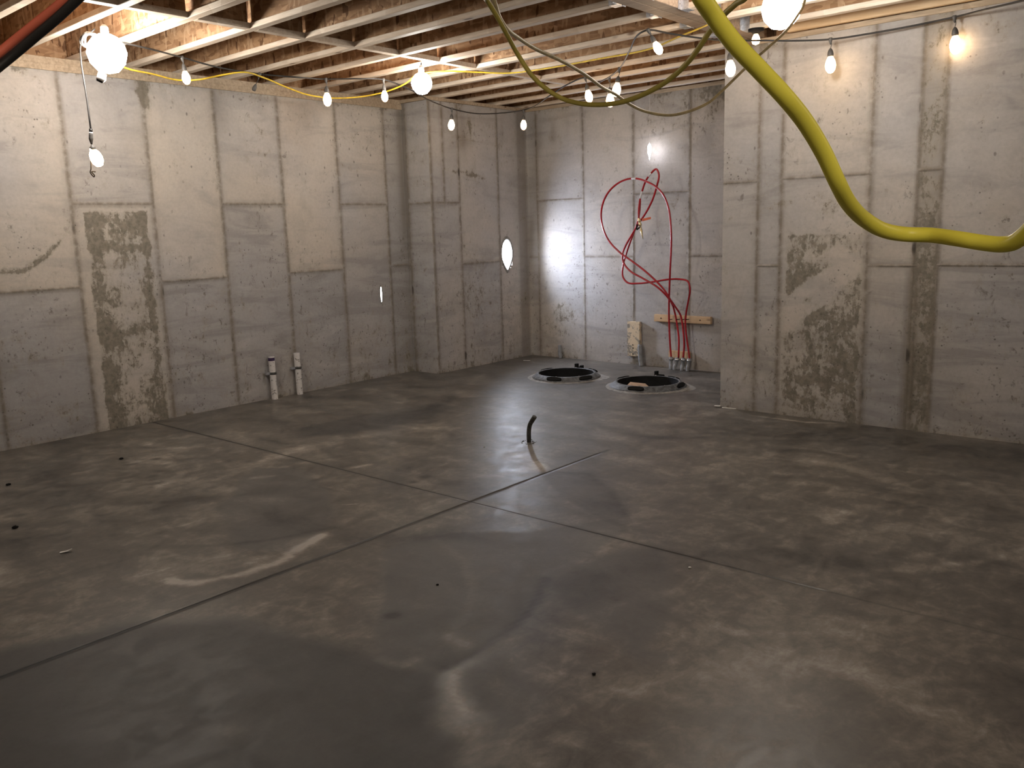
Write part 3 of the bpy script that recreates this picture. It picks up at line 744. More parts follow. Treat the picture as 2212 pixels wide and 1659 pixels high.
# ------------------------------------------------------------------ wall penetrations with daylight
e = empty('wall_sleeve', (XF, YJ+HOLE[0], HOLE[1])); tag(e, 'oval opening through the wall near the far left corner, glowing with white daylight', 'wall opening')
def oval(k, ry=.088, rz=.168):
    t = 2*math.pi*k/40; z = math.sin(t); y = math.cos(t)
    if z < 0: y *= (1-.55*(-z)**1.5)
    return y*ry, z*rz
bm = bmesh.new(); rings = []
for x, s, in ((-.09, 1.0), (-.004, 1.0), (.006, 1.01), (.006, 1.22), (-.01, 1.30)):
    rings.append([bm.verts.new((XF+x, YJ+HOLE[0]+oval(k)[0]*s, HOLE[1]+oval(k)[1]*s)) for k in range(40)])
for a, b in zip(rings[:-1], rings[1:]):
    for k in range(40): bm.faces.new((a[k], b[k], b[(k+1)%40], a[(k+1)%40]))
bmesh.ops.recalc_face_normals(bm, faces=bm.faces[:])
from_bm('sleeve_collar', bm, M_MORTAR, e, True)
bm = bmesh.new(); bm.faces.new([bm.verts.new((XF-.088, YJ+HOLE[0]+oval(k)[0], HOLE[1]+oval(k)[1])) for k in range(40)])
f = bm.faces[:]; bmesh.ops.recalc_face_normals(bm, faces=f)
bm.normal_update()
if bm.faces[:][0].normal.x < 0: bmesh.ops.reverse_faces(bm, faces=bm.faces[:])
from_bm('daylight_pane', bm, M_DAY, e)
p = at_x(822, 635, XL)
e = empty('wall_slit', (XL+.003, p[1], p[2])); tag(e, 'thin upright slit of daylight in the left wall beside the stepped corner', 'wall opening')
bm = bmesh.new()
vs = [bm.verts.new((XL+.011, p[1]+y, p[2]+z)) for y, z in ((-.008,-.04),(0,-.085),(.008,-.04),(.008,.05),(0,.075),(-.008,.05))]
bm.faces.new(vs); bmesh.ops.extrude_face_region(bm, geom=bm.faces[:])
bm2 = bmesh.new(); vs = []
for x in (XL-.004, XL+.010):
    vs.append([bm2.verts.new((x, p[1]+y, p[2]+z)) for y, z in ((-.014,-.04),(0,-.1),(.014,-.04),(.014,.055),(0,.09),(-.014,.055))])
for k in range(6): bm2.faces.new((vs[0][k], vs[0][(k+1)%6], vs[1][(k+1)%6], vs[1][k]))
bm2.faces.new(vs[1]); bmesh.ops.recalc_face_normals(bm2, faces=bm2.faces[:])
from_bm('chipped_edge', bm2, M_MORTAR, e); from_bm('daylight_slit', bm, M_SLIT, e)
# thin light stick on a wire in front of the far wall
sx = at_y(1403, 327, 7.74)
e = empty('light_stick', (sx[0], 7.74, sx[2])); tag(e, 'slim white light stick hanging on a thin wire above the red tubing', 'light')
zt, zb2 = at_y(1403, 311, 7.74)[2], at_y(1403, 346, 7.74)[2]
from_bm('glowing_rod', lathe_bm([(0, zb2), (.006, zb2+.03), (.017, zb2+.07), (.017, zt-.02), (.008, zt), (0, zt)], (sx[0], 7.74, 0), 14), M_STICK, e, True)
tube('wire', [(sx[0], 7.74, ZJ-.001), (sx[0]+.003, 7.74, 2.6), (sx[0], 7.74, zt)], .0013, M_WHITE, e, 6)

# ------------------------------------------------------------------ sump basins
for i, ((cx, cy), rr) in enumerate(SUMP):
    e = empty('sump_basin', (cx, cy, 0))
    tag(e, ['open round sump basin in the floor, the left of two, black and empty', 'open round sump basin in the floor, the right of two, with scrap cardboard inside'][i], 'sump basin', 'sump basins in the floor')
    R1 = [.345, .36][i]
    ring = lathe_bm([(R1+.004, -.004), (R1, .012), (R1-.015, .02), (rr+.012, .049), (rr-.004, .052), (rr-.010, .047)], (cx, cy, 0), 64)
    rg_ = from_bm('rim_ring', ring, M_RING, e, True)
    from_bm('basin', lathe_bm([(rr-.0102, .0465), (rr-.012, -.65), (0, -.65)], (cx, cy, 0), 48), M_PIT, e, True)
    gr = bmesh.new(); n = 72; a = []; b = []
    for k in range(n):
        t = 2*math.pi*k/n; w = .022+.035*vnoise(np.array(k/7.0), np.array(i*9.0), 4) + (.05*math.exp(-((t-.25)/.35)**2) if i else .05*math.exp(-((t-.5)/.3)**2))
        a.append(gr.verts.new((cx+(R1-.004)*math.cos(t), cy+(R1-.004)*math.sin(t), .008)))
        b.append(gr.verts.new((cx+(R1+float(w))*math.cos(t), cy+(R1+float(w))*math.sin(t), .0006)))
    for k in range(n): gr.faces.new((a[k], b[k], b[(k+1)%n], a[(k+1)%n]))
    from_bm('grout_smear', gr, M_MORTAR, e, True)
    for q, ang in enumerate(((-1.31, -.29, 1.2, 2.9), (-1.35, .12, 1.3, 2.9))[i]):
        rm = (rr+R1)/2+.005; d = Vector((math.cos(ang), math.sin(ang), 0)); s = Vector((-d.y, d.x, 0)); c = Vector((cx, cy, .028))+d*rm
        bm = bmesh.new(); L = .075
        ring2 = []
        for k in range(16):
            t = 2*math.pi*k/16; x = L*max(-1, min(1, 1.15*math.cos(t))); y = .016*math.sin(t)
            ring2.append(c+s*x+d*(.016*math.sin(t))+Vector((0,0,.010-.014*math.sin(t))))
        top = [bm.verts.new(v+Vector((0,0,.004))+d*.004) for v in ring2]; bot = [bm.verts.new(v-Vector((0,0,.02))-d*.01) for v in ring2]
        bm.faces.new(top)
        for k in range(16): bm.faces.new((top[k], bot[k], bot[(k+1)%16], top[(k+1)%16]))
        bmesh.ops.recalc_face_normals(bm, faces=bm.faces[:])
        from_bm('grip_slot', bm, M_DARKM, rg_)
    # bolt lug standing behind the rim
    ang = 1.8; c = Vector((cx+(R1-.01)*math.cos(ang), cy+(R1-.01)*math.sin(ang), 0))
    bm = box_bm(c.x-.05, c.x+.05, c.y-.018, c.y+.018, .01, .055, bevel=.005); box_bm(c.x-.045, c.x-.02, c.y-.02, c.y+.02, .05, .085, bm=bm)
    if not i: box_bm(c.x+.02, c.x+.045, c.y-.02, c.y+.02, .05, .072, bm=bm)
    from_bm('bolt_lug', bm, M_DARKM, e)
    for k in range(8):
        t = 2*math.pi*k/8+.3; from_bm('rim_bolt', lathe_bm([(.008,0),(.008,.005),(0,.006)], (cx+(rr+.004)*math.cos(t), cy+(rr+.004)*math.sin(t), .050), 8), M_MORTAR, rg_)
# folded cardboard lying in the right-hand basin
(cx, cy), rr = SUMP[1]
bm = bmesh.new()
v = [bm.verts.new((cx+x, cy+y, z)) for x, y, z in [(-.16,-.19,-.02),(-.165,-.045,.032),(-.04,.02,.018),(.09,-.07,-.012),(.0,-.22,-.03),(-.13,-.17,-.64),(-.13,-.03,-.64),(-.03,.02,-.64),(.08,-.07,-.64),(.0,-.2,-.64)]]
for f in ((0,1,4),(1,2,3,4),(0,5,6,1),(1,6,7,2),(2,7,8,3),(3,8,9,4),(4,9,5,0)): bm.faces.new([v[i] for i in f])
bmesh.ops.recalc_face_normals(bm, faces=bm.faces[:])
o = from_bm('cardboard_box', bm, M_CARD); tag(o, 'crumpled brown cardboard box end poking up inside the right sump basin', 'cardboard')

# ------------------------------------------------------------------ red tubing and its conduits
def c5(cx, cy): return (1250+cx/3.317, 330+cy/3.317)
def pexpt(cx, cy, y): return at_y(*c5(cx, cy), y)
TA = [(663,1462,7.78),(655,1370,7.78),(648,1200,7.775),(648,1050,7.70),(655,850,7.60),(662,700,7.55),(662,560,7.52),(645,400,7.52),(605,300,7.52),(545,238,7.52),(490,208,7.52),(440,190,7.52),(380,184,7.52),(300,208,7.52),(225,268,7.53),(180,345,7.54),(161,440,7.55),(175,540,7.56),(220,635,7.57),(300,718,7.58),(380,775,7.58),(460,835,7.59),(540,905,7.60),(615,985,7.62),(655,1050,7.65),(690,1100,7.70),(728,1160,7.765),(741,1210,7.775),(752,1300,7.775),(756,1380,7.78),(750,1468,7.78)]
TB = [(716,1468,7.78),(718,1330,7.775),(702,1210,7.775),(690,1150,7.765),(668,1080,7.69),(630,1025,7.66),(560,960,7.64),(460,900,7.64),(370,848,7.64),(326,795,7.64),(312,740,7.64),(332,675,7.64),(380,590,7.64),(432,505,7.64),(485,425,7.63),(530,335,7.60),(560,240,7.58),(575,160,7.57),(556,118,7.57),(520,145,7.57),(482,200,7.58),(455,275,7.59),(440,335,7.60),(430,420,7.60),(432,475,7.60)]
TC = [(795,1478,7.78),(785,1400,7.78),(770,1290,7.775),(765,1210,7.775),(770,1150,7.765),(786,1060,7.72),(798,980,7.68),(782,922,7.68),(720,906,7.69),(640,908,7.69),(540,924,7.69),(430,936,7.69),(350,930,7.69),(316,885,7.69),(320,800,7.69),(342,720,7.69),(375,625,7.69),(402,555,7.68),(424,490,7.66),(436,420,7.64),(441,345,7.61)]
for pts, nm, lab in ((TA, 'A', 'red plastic tube making the widest loop on the left of the tubing bunch'), (TB, 'B', 'red plastic tube with the narrow tall loop reaching highest in the bunch'), (TC, 'C', 'red plastic tube bending out flat to the left just above the wooden board')):
    P = [pexpt(*p) for p in pts]
    e = empty('red_tube', tuple(P[0])); tag(e, lab, 'tubing', 'red tubes rising from the floor by the far wall')
    tb = tube('tubing', P, .0098, M_PEX, e, 10, 8)
    cp = catmull(P, 8)
    marks = {'A': [(11.6, 12.0)], 'B': [(19.0, 19.6), (21.1, 21.9)], 'C': []}[nm]  # A's band is the light stick's glint as colour; B's are print
    for a, b in marks:
        i0, i1 = int(a*8), int(b*8)
        from_bm('print_glint_band', tube_bm(cp[i0:i1+1], .0103, 10), M_SLEEVE, tb, True)
    if nm == 'B':
        q = P[-1]; q2 = pexpt(440, 520, 7.60); q3 = pexpt(457, 600, 7.60)
        from_bm('brass_fitting', lathe_bm([(.011,-.01),(.015,0),(.015,.03),(.010,.035),(.018,.05),(.018,.065),(.010,.075),(.010,.11),(.014,.115),(.009,.15),(.005,.20),(0,.21)], tuple(q), 14, None, tuple(q3-q)), M_BRASS, e, True)
        tube('valve_handle', [q2+np.array([-.03,-.01,.01]), q2+np.array([-.025,-.02,-.04]), q2+np.array([.0,-.01,-.02])], .008, M_DARKM, e, 8)
        t0, t1 = pexpt(455, 482, 7.58), pexpt(517, 468, 7.58)
        bm = bmesh.new(); v = [bm.verts.new(tuple(x)) for x in (t0+[0,0,.014], t1+[0,.0,.012], t1+[0,0,-.010], t0+[0,0,-.014])]; bm.faces.new(v)
        g = bmesh.ops.extrude_face_region(bm, geom=bm.faces[:]); bmesh.ops.translate(bm, verts=[x for x in g['geom'] if isinstance(x, bmesh.types.BMVert)], vec=(0,.003,0)); bmesh.ops.recalc_face_normals(bm, faces=bm.faces[:])
        from_bm('hang_tag', bm, M_TAG, e)
CLAB = ['leftmost', 'second from left', 'third from left', 'rightmost']
for i, (tx, bx) in enumerate((((663,1475),(665,1535)), ((705,1480),(692,1540)), ((750,1482),(745,1540)), ((792,1485),(785,1545)))):
    a = at_y(*c5(*tx), 7.78); b = at_y(*c5(*bx), 7.78); b[2] = 0.0; b[1] = 7.76
    e = empty('conduit_stub', (b[0], b[1], 0)); tag(e, 'grey conduit stub at the floor, %s of the four holding red tubes' % CLAB[i], 'conduit', 'conduit stubs under the red tubes')
    tube('elbow', [b, b+np.array([.0,.005,.03]), (a+b)/2+np.array([-.006,.008,0]), a], [.0165,.0165,.018,.018], M_CONDUIT, e, 14)
    from_bm('coupling', lathe_bm([(.018,-.02),(.023,-.018),(.023,.014),(.014,.018),(0,.018)], tuple(a), 16), M_CONDUIT, e, True)
    from_bm('clamp_band', lathe_bm([(.0235,-.006),(.0255,-.005),(.0255,.003),(.0235,.004)], tuple(a), 16), M_CHROME, e, True)
# boards on the far wall
def wall_board(name, p0, p1, thick, mat, label, cat, screws):
    a = at_y(*p0, YB-thick); b = at_y(*p1, YB-thick)
    x0, x1 = sorted((a[0], b[0])); z0, z1 = sorted((a[2], b[2]))
    e = empty(name, ((x0+x1)/2, YB, z0)); tag(e, label, cat)
    bd = from_bm('board', box_bm(x0, x1, YB-thick, YB-.003, z0, z1, bevel=.004), mat, e)
    for fx, fz_ in screws:
        from_bm('screw', lathe_bm([(0,.004),(.006,.003),(.007,0),(.007,-.001)], (x0+(x1-x0)*fx, YB-thick, z0+(z1-z0)*fz_), 10, None, (0,-1,0)), M_DARKM, bd, True)
    return e, (x0, x1, z0, z1)
e, _ = wall_board('mounting_board', (1412.5,679), (1535,701), .045, M_PINE, 'horizontal pale pine board on the far wall that the red tubes pass over', 'board', [(.13,.5),(.82,.5)])
for cx in (648, 703, 738, 768):
    p = at_y(*c5(cx, 1195), 7.775)
    from_bm('tube_strap', tube_bm([(p[0]+.014*math.cos(t), 7.812-.045*math.sin(t)*.98, p[2]) for t in np.linspace(0, math.pi, 9)], .004, 6), M_DARKM, e, True)
wall_board('splashed_board', (1354.5,694), (1382,771), .045, M_SPLASH, 'upright pale board splashed with concrete low on the far wall', 'board', [(.45,.33),(.47,.24),(.45,.07)])
wall_board('backing_block', (1444,757), (1489,777), .04, M_PINE, 'small wood block on the wall behind the grey conduit stubs', 'wood block', [])
for p0, p1, lab, r in (((1385.5,791), (1382,744), 'grey sheathed pipe stub against the far wall beside the upright splashed board', .024), ((1211,775), (1209,745), 'short grey pipe stub against the far wall behind the left sump basin', .020)):
    b = at_y(*p0, YB-.06); a = at_y(*p1, YB-.045); b[2] = 0
    e = tube('pipe_stub', [b, b*.6+a*.4+np.array([-.004,0,0]), a], [r, r*1.08, r], M_CONDUIT, None, 14); tag(e, lab, 'pipe')

# ------------------------------------------------------------------ white pipes by the left wall
for (bx, by), (tx, ty), clampy, lab, cap in (((594,860),(586,771),806,'white scuffed plastic pipe stub by the left wall, with dark purple ring at its top', True), ((648,850),(638.5,763),794,'white scuffed plastic pipe stub by the left wall, the plain-topped one', False)):
    X0 = XL+.045
    b = at_x(bx, by, X0); t = at_x(tx, ty, X0); b[2] = 0; t[1] = b[1]-.005
    t[0] = X0; e = empty('drain_pipe', tuple(b)); tag(e, lab, 'pipe', 'white pipe stubs by the left wall')
    bm = tube_bm([b, t], .029, 24, None, False); tube_bm([t, b*.3+t*.7], .025, 24, bm, False)
    bmesh.ops.recalc_face_normals(bm, faces=bm.faces[:])
    pp = from_bm('pipe', bm, M_PVC, e, True)
    from_bm('end_ring', lathe_bm([(.0255,0),(.0293,0),(.0293,.002),(.0255,.002)], tuple(t), 24), M_SLEEVE, pp)
    if cap: from_bm('primer_band', tube_bm([t-np.array([0,0,.035]), t-np.array([0,0,.006])], .0296, 24, None, False), M_PURPLE, pp, True)
    z = at_x((bx+tx)/2, clampy, X0)[2]
    cl = from_bm('clamp', tube_bm([(b[0], b[1], z-.011), (b[0], b[1], z+.011)], .0325, 24), M_STUB, e, True)
    from_bm('clamp_bolt', two((XL+.006, b[0], b[1]-.062, b[1]-.03, z-.010, z+.010), (b[0]-.01, b[0]+.005, b[1]-.075, b[1]-.055, z-.008, z+.012)), M_GALV, cl)

# ------------------------------------------------------------------ bent stub in the middle of the floor
b = at_z(1143, 955, 0); dist = np.linalg.norm(b-CP)
q = [at_d(x, y, dist-.02*i) for i, (x, y) in enumerate(((1144,948),(1142.5,932),(1145,917),(1150,908),(1155,900)))]
q[0] = b.copy(); q.insert(0, b-np.array([0,0,.02]))
e = empty('bent_conduit', tuple(b)); tag(e, 'dark bent conduit stub sticking up alone from the middle of the floor', 'conduit')
tube('conduit', q, [.017,.0165,.016,.0155,.016,.0165], M_STUB, e, 16)
bm = bmesh.new(); random.seed(3)
for k in range(16):
    a = 2*math.pi*k/16; rr = .03+.035*random.random(); c = (b[0]+rr*math.cos(a), b[1]+rr*math.sin(a), 0)
    s = .003+.004*random.random(); lathe_bm([(s*1.3,0),(s,s*.5),(0,s*.8)], c, 6, bm)
from_bm('mortar_crumbs', bm, M_STUB, e)

# ------------------------------------------------------------------ small litter on the slab
def scrap(px, py, L, w, ang, label, mat=M_WHITE, curl=.6, name='plastic_scrap'):
    p = at_z(px, py, 0); d = Vector((math.cos(ang), math.sin(ang), 0)); s = Vector((-d.y, d.x, 0)); n = 8
    bm = bmesh.new(); rows = []
    for i in range(n+1):
        t = i/n; h = .002+curl*L*.5*max(0, t-.45)**1.6; ww = w*(.4+.6*math.sin(math.pi*(.15+.8*t)))
        c = Vector(p)+d*(L*(t-.5))
        rows.append([bm.verts.new(c+s*(ww*q)+Vector((0,0,h+abs(q)*w*.3))) for q in (-1,0,1)])
    for a, b_ in zip(rows[:-1], rows[1:]):
        for k in range(2): bm.faces.new((a[k], a[k+1], b_[k+1], b_[k]))
    g = bmesh.ops.extrude_face_region(bm, geom=bm.faces[:]); bmesh.ops.translate(bm, verts=[x for x in g['geom'] if isinstance(x, bmesh.types.BMVert)], vec=(0,0,.0015))
    bmesh.ops.recalc_face_normals(bm, faces=bm.faces[:])
    o = from_bm(name, bm, mat); tag(o, label, 'scrap'); return o
scrap(143, 1193, .055, .009, 1.3, 'curled white scrap on the dark floor at far left')
scrap(1138, 780, .09, .012, .2, 'tiny white scrap on the floor in front of the far left corner', curl=.1)
scrap(1552, 879, .07, .018, .3, 'small white scrap on the floor at the outside corner of the right wall', curl=.3)
def strip(pts, r, label, name='plastic_strip'):
    P = [at_z(x, y, 0)+np.array([0, 0, r*.6]) for x, y in pts]
    o = tube(name, P, r, M_WHITE, None, 6, 6); tag(o, label, 'plastic strip'); return o
strip([(884,802),(900,799),(915,801),(932,805)], .006, 'thin white plastic edge along the floor at the stepped left corner')
strip([(1560,881),(1573,882.5),(1590,884)], .005, 'short white strip along the base of the right wall near its outside corner')
def chip(px, py, s, label, mat=M_DARKM):
    p = at_z(px, py, 0)
    bm = bmesh.new(); bmesh.ops.create_icosphere(bm, subdivisions=2, radius=s)
    for v in bm.verts:
        v.co *= 1+.35*(random.random()-.5); v.co.z *= .5
    bmesh.ops.translate(bm, verts=bm.verts, vec=(p[0], p[1], s*.4))
    o = from_bm('stone_chip', bm, mat); tag(o, label, 'chip')
chip(262, 992, .014, 'dark stone chip on the floor near the left wall')
chip(18, 1048, .014, 'dark stone chip on the floor at the left edge')
chip(33, 1141, .016, 'flat dark chip on the floor left of the curled white scrap')
chip(1490, 1227, .007, 'pale chip on the slab right of the crossing joints', M_WHITE)
chip(1046, 966, .006, 'tiny pale chip left of the bent conduit', M_WHITE)
chip(1283, 1457, .007, 'small dark chip on the slab low in the middle of the photo')
chip(945, 1264, .006, 'tiny dark chip between the light smear and the dark arc')

# ------------------------------------------------------------------ string lights
def bulb(tee, cxy, label, lit=True, tilt=None, scale=1.0, group='lit bulbs on the string light'):
    """tee: 3-D point on the cable; cxy: where the bulb centre shows in the photo"""
    tee = np.array(tee, float)
    r = ray(*cxy)
    # the bulb hangs below the tee; keep the horizontal distance of the tee
    d = np.dot(tee-CP, np.array([r[0], r[1], 0]))/np.dot([r[0], r[1], 0], [r[0], r[1], 0])
    c = CP+r*d
    ax = tee-c; L = np.linalg.norm(ax); ax = ax/L
    if L < .17: scale = scale*max(.8, L/.17)
    e = empty('string_light_bulb', tuple(tee)); tag(e, label, 'light bulb', group)
    R = .036*scale; h = .058*scale
    if lit:
        bp = [(0,-h), (R*.45,-h*.92), (R*.85,-h*.60), (R,-h*.15), (R*.97,h*.15), (R*.78,h*.55), (R*.52,h*.85), (R*.45,h)]
        from_bm('glass_bulb', lathe_bm(bp, tuple(c), 18, None, tuple(ax)), M_BULB, e, True)
    k0 = h if lit else -.01
    sp = [(R*.40,k0-.006), (R*.56,k0), (R*.60,k0+.012), (R*.50,k0+.030), (R*.36,k0+.042), (R*.14,k0+.052), (0,k0+.053)]
    from_bm('socket', lathe_bm(sp, tuple(c), 14, None, tuple(ax)), M_SOCK, e, True)
    top = c+ax*(k0+.05)
    if L > k0+.06:
        side = np.cross(ax, [0,0,1.0]); bend = np.array([ax[1]*.006, -ax[0]*.006, 0])+np.array([.006,.004,0])
        tube('pigtail', [top, (top+tee)/2+bend, tee-ax*.005], .0028, M_SOCK, e, 6, 5)
    from_bm('tee_connector', lathe_bm([(0,.012),(.012,.010),(.014,0),(.010,-.018),(.004,-.034),(0,-.036)], tuple(tee), 10, None, tuple(ax)), M_SOCK, e, True)
    return c
Z = ZJ-.02
T = {}
def P(n, x, y, z): T[n] = at_z(x, y, z); return T[n]
cab = [P('s', 196, 78, ZJ-.03), at_z(300, 100, 2.77), P('a', 393, 124, 2.775), at_z(470, 145, 2.77), P('b', 561, 160, 2.775), at_z(630, 166, 2.75), P('c', 704, 171, 2.76), at_z(770, 170, 2.75), P('d', 828, 172, 2.76), at_z(885, 193, 2.72), at_z(930, 218, 2.69),
       P('e', 976, 235, 2.66), at_z(1045, 246, 2.66), P('f', 1131, 238, 2.69), at_z(1190, 205, 2.73), at_z(1225, 183, 2.77), P('g', 1264, 168, 2.80), at_z(1285, 178, 2.77), at_z(1310, 170, 2.76), P('h', 1338, 148, 2.77), at_z(1360, 110, 2.77),
       at_z(1382, 72, 2.79), P('i', 1400, 65, 2.80), at_z(1450, 73, 2.79), at_z(1510, 82, 2.77), P('j', 1575, 88, 2.76), at_z(1650, 87.5, 2.74), at_z(1720, 88, 2.72), P('k', 1794, 85, 2.71), at_z(1870, 74, 2.72), at_z(1960, 58, 2.73), P('l', 2062, 37, 2.745), at_z(2130, 20, 2.74), at_z(2190, 6, 2.73), at_z(2260, -12, 2.72)]
o = tube('string_light_cable', cab, .0062, M_BLACK, None, 8, 6); tag(o, 'black string light cable swagged under the joists around the room', 'cable')
BL = [('a',(402,168),'lit bulb beside the big white work bulb at left'), ('c',(707,215),'lit bulb over the left wall, right of the empty socket'), ('d',(831,208),'lit bulb just left of the middle work bulb'),
      ('e',(975,270),'lit bulb hanging in front of the stepped left corner'), ('f',(1131,270),'lit bulb in front of the far left corner below the pale sill'), ('g',(1272,208),'leftmost lit bulb of the three close together beyond the yellow loop'),
      ('h',(1332,194),'upper right bulb of the close pair in front of the far joists'), ('i',(1421,104),'lit bulb hung high just left of the beam'), ('j',(1578,148),'lit bulb at the outside corner of the right wall'),
      ('k',(1794,140),'lit bulb in front of the right wall, right of the thick yellow cord'), ('l',(2064,97),'rightmost lit bulb, in front of the dark strip on the right wall')]
for k, c, lab in BL: bulb(T[k], c, lab)
bulb(T['b'], (549,192), 'empty black socket hanging between two lit bulbs over the left wall', lit=False, group='sockets on the string light')
bulb(at_z(1316, 168.5, 2.76), (1318,217), 'lower left bulb of the close pair in front of the far joists')
# lamp dropped on its own cord at the left
top = at_z(176, 80, ZJ-.03)
hz = at_d(172, 95, np.linalg.norm(top-CP)); dd = np.linalg.norm(top-CP)
e = empty('drop_lamp', tuple(top)); tag(e, 'lit bulb dangling low on a long black cord before the left wall', 'light bulb')
Pc = [at_d(x, y, dd*k) for x, y, k in ((205,62,1),(176,92,1),(175,130,.995),(180,165,.99),(188,215,.985),(193,255,.98),(196,278,.98))]
tube('cord', Pc, .0058, M_BLACK, e, 8, 6)
a, b = at_d(196,278,dd*.98), at_d(196.5,296,dd*.98)
from_bm('plug', tube_bm([a, a*.6+b*.4], .011, 10), M_BLACK, e, True)
from_bm('plug_collar', tube_bm([a*.6+b*.4, a*.35+b*.65], .012, 10), M_SLEEVE, e, True)
tube('adapter', [a*.35+b*.65, at_d(196.5,300,dd*.98), at_d(198,312,dd*.98)], [.013,.014,.006], M_SOCK, e, 10)
c1, c2 = at_d(199,313,dd*.98), at_d(202,328,dd*.98)
from_bm('socket', tube_bm([c1, c1*.6+c2*.4, c2], [.008,.020,.017], 14), M_SOCK, e, True)
cb_ = at_d(208,341,dd*.98); axv = c2-cb_
from_bm('glass_bulb', lathe_bm([(0,-.060),(.020,-.055),(.036,-.03),(.040,0),(.034,.03),(.018,.055),(.015,.066)], tuple(cb_), 18, None, tuple(axv)), M_BULB, e, True)
tube('hook_wire', [at_d(198,330,dd*.98), at_d(196.5,345,dd*.985), at_d(196.5,366,dd*.985), at_d(195,372,dd*.985), at_d(203,382,dd*.985), at_d(204,379,dd*.985), at_d(198,371,dd*.985), at_d(207,371,dd*.985)], .004, M_BLACK, e, 8, 6)

# large white work bulbs
def work_bulb(xy, z, R, label, up=.12):
    c = at_z(*xy, z); e = empty('work_bulb', tuple(c)); tag(e, label, 'light bulb', 'bright white work bulbs')
    prof = [(0,-R*1.05),(R*.5,-R*.92),(R*.87,-R*.5),(R,0),(R*.9,R*.42),(R*.62,R*.78),(R*.34,R*.93),(.022,R*.98)]
    from_bm('glass_bulb', lathe_bm(prof, tuple(c), 24), M_WORK, e, True)
    from_bm('socket', lathe_bm([(.021,R*.97),(.024,R*1.0),(.024,R*.97+.04),(.012,R*.97+.055),(0,R*.97+.055)], tuple(c), 16), M_SLEEVE, e, True)
    ztop = ZJ-.002
    if c[2]+R*.97+.06 < ztop: tube('cord', [(c[0],c[1],c[2]+R*.97+.05), (c[0]+.006,c[1],c[2]*.5+ztop*.5+R), (c[0],c[1],ztop)], .004, M_BLACK, e, 6, 4)
    return c
W1 = work_bulb((231,115), 2.665, .120, 'big blazing work bulb under the joists at the upper left')
W2 = work_bulb((911,180), 2.68, .085, 'big blazing work bulb in the middle of the ceiling near the stepped corner')
W3 = work_bulb((1688,18), 2.67, .110, 'big blazing work bulb at the top right above the string light')
# smaller bare bulb in a plate on the joist by the right wall
c = at_z(1633, 72, 2.80)
e = empty('ceiling_bulb', (c[0], c[1], ZJ)); tag(e, 'small bright bare bulb in a ceiling holder just left of the right work bulb', 'light bulb')
from_bm('holder', lathe_bm([(0,0),(.055,0),(.055,-.012),(.03,-.02),(.022,-.035),(0,-.036)], (c[0], c[1], ZJ-.001), 20), M_DARKM, e, True)
from_bm('glass_bulb', lathe_bm([(.014,-.036),(.024,-.055),(.030,-.078),(.022,-.10),(0,-.108)], (c[0], c[1], ZJ), 18), M_BULB, e, True)
# spare socket hanging under the left work bulb, and the coil above it
dW = np.linalg.norm(W1-CP)
e = empty('dangling_socket', tuple(at_d(222,150,dW))); tag(e, 'white socket end dangling directly below the upper left work bulb', 'socket')
s0_, s1_ = at_d(222,158,dW), at_d(214,177,dW)
from_bm('socket_body', tube_bm([s0_, s0_*.2+s1_*.8], [.026,.024], 16), M_SLEEVE, e, True)
from_bm('socket_mouth', tube_bm([s0_*.22+s1_*.78, s1_], [.021,.018], 16), M_DARKM, e, True)
tube('ring_wire', [at_d(223,160,dW), at_d(228,166,dW), at_d(228,174,dW), at_d(222,179,dW)], .003, M_SLEEVE, e, 6)
pts = []
top = at_z(200, 74, ZJ-.012)
dt = np.linalg.norm(top-CP)
for k in range(40):
    t = 2*math.pi*k/13.0
    pts.append(at_d(196+ (19+3*math.sin(k*.7))*math.cos(t)+4*math.sin(k*.31), 88+ (16+2*math.cos(k*.9))*math.sin(t)*1.0, dt*(.972+.01*math.sin(k*.5))))
o = tube('cord_coil', pts, .0075, M_SOCK, None, 8, 4); tag(o, 'small coil of cord looped up beside the upper left work bulb', 'cord')

# ------------------------------------------------------------------ yellow cords
def cord(name, pts, r, mat, label, cat='extension cord', n=8, seg=12, head=(), tail=()):
    P = [at_d(*p) for p in pts]
    P = [P[0]+np.array(h) if len(h) == 3 else np.array(h[:3]) for h in head]+P+[P[-1]+np.array(h) if len(h) == 3 else np.array(h[:3]) for h in tail]
    o = tube(name, P, r, mat, None, seg, n); tag(o, label, cat); return o
cord('extension_cord', [(1490,-60,.80),(1513,-10,.80),(1540,32,.81),(1585,92,.82),(1640,150,.83),(1692,205,.84),(1738,262,.86),(1778,328,.88),(1808,392,.90),(1832,437,.93),(1865,472,.97),(1908,497,1.0),(1955,506,1.02),(2010,508,1.02),(2070,516,1.0),(2120,524,.99),(2160,528,.98),(2188,524,.97),(2212,508,.96),(2235,485,.95),(2260,455,.94)], .0079, M_YEL,
     'thick bright yellow cord sagging across the right side close to the viewer', n=10, seg=20, head=[(-.75,.55,ZJ-.008,0),(-.66,.60,2.35,0)], tail=[(.10,.02,.22),(.55,.75,2.45,0),(.75,.9,ZJ-.008,0)])
cord('extension_cord', [(1040,-22,2.2),(1052,0,2.25),(1075,38,2.3),(1098,80,2.35),(1120,120,2.4),(1148,162,2.4),(1180,192,2.4),(1215,213,2.4),(1255,224,2.38),(1300,226,2.35),(1345,220,2.3),(1392,203,2.25),(1440,176,2.2),(1478,143,2.15),(1505,110,2.1),(1535,65,2.05),(1560,35,2.0),(1590,8,1.95),(1618,-20,1.9)], .0062, M_YEL2,
     'olive yellow cord hanging in the wide deep loop at top centre', n=8, head=[(-.02,0,ZJ-.03-at_d(1040,-22,2.2)[2])], tail=[(.03,0,ZJ-.03-at_d(1618,-20,1.9)[2])])
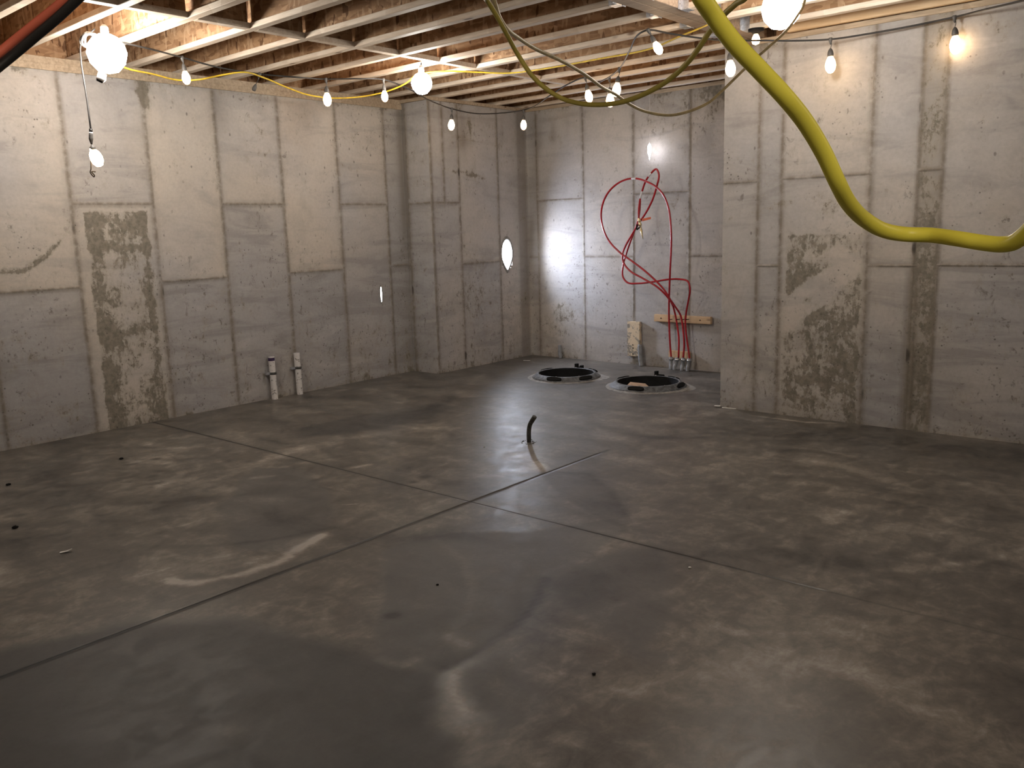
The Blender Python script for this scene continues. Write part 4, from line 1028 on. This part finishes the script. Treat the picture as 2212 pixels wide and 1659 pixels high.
cord('extension_cord', [(1058,-24,2.6),(1067,0,2.6),(1078,35,2.65),(1095,62,2.7),(1120,82,2.8),(1160,107,2.95),(1210,130,3.1),(1262,160,3.3),(1300,188,3.5),(1330,204,3.7),(1360,225,3.8),(1395,241,3.9),(1445,249,4.0),(1490,240,4.1),(1530,222,4.2),(1556,200,4.3),(1590,167,4.4),(1625,133,4.5),(1660,102,4.6),(1695,70,4.7),(1722,35,4.9),(1736,10,5.0),(1742,-15,5.0)], .0062, M_PALE,
     'thinner pale yellow cord sagging past the deep loop and up over the right wall', n=8, head=[(-.02,0,ZJ-.03-at_d(1058,-24,2.6)[2])])
def czd(x, y, z): p = at_z(x, y, z); return (x, y, float(np.linalg.norm(p-CP)))
cord('extension_cord', [czd(222,122,2.70),czd(272,147,2.66),czd(330,160,2.67),czd(385,173,2.67),czd(430,172,2.67),czd(480,162,2.71),czd(527,156,2.735),czd(570,168,2.73),czd(620,189,2.71),czd(670,206,2.69),czd(720,212,2.68),czd(780,209,2.68),czd(840,196,2.70),czd(880,178,2.74),czd(900,162,2.79),czd(960,154,2.81),czd(1030,156,2.815),czd(1100,158,2.80),czd(1180,148,2.80),czd(1290,128,2.80),czd(1400,107,2.79),czd(1470,78,2.80),czd(1536,50,2.80),czd(1580,20,2.80),czd(1630,-14,2.80)], .0065, M_YEL3,
     'long slim yellow cord draped along the ceiling from the left work bulb to the beam', n=6, seg=8)

# red and black hoses at the top left, near the viewer
cord('air_hose', [(-60,158,1.25),(-20,129,1.25),(30,88,1.25),(80,48,1.24),(125,12,1.23),(165,-25,1.22),(200,-60,1.21)], .0051, M_REDH, 'orange-red hose crossing the top left corner above the black one', 'hose', head=[(-1.75,-.75,.012,0),(-1.62,-.62,.10,0),(-1.40,-.28,1.0,0)], tail=[(.05,.10,.35),(-.55,.62,ZJ-.012,0)])
cord('air_hose', [(-60,186,1.245),(-20,158,1.245),(30,118,1.245),(80,76,1.235),(125,38,1.225),(172,-6,1.215),(208,-40,1.205)], .0056, M_BLACK, 'black hose crossing the top left corner below the orange-red one', 'hose', head=[(-1.72,-.80,.012,0),(-1.60,-.66,.08,0),(-1.38,-.31,1.0,0)], tail=[(.05,.10,.35),(-.52,.64,ZJ-.012,0)])
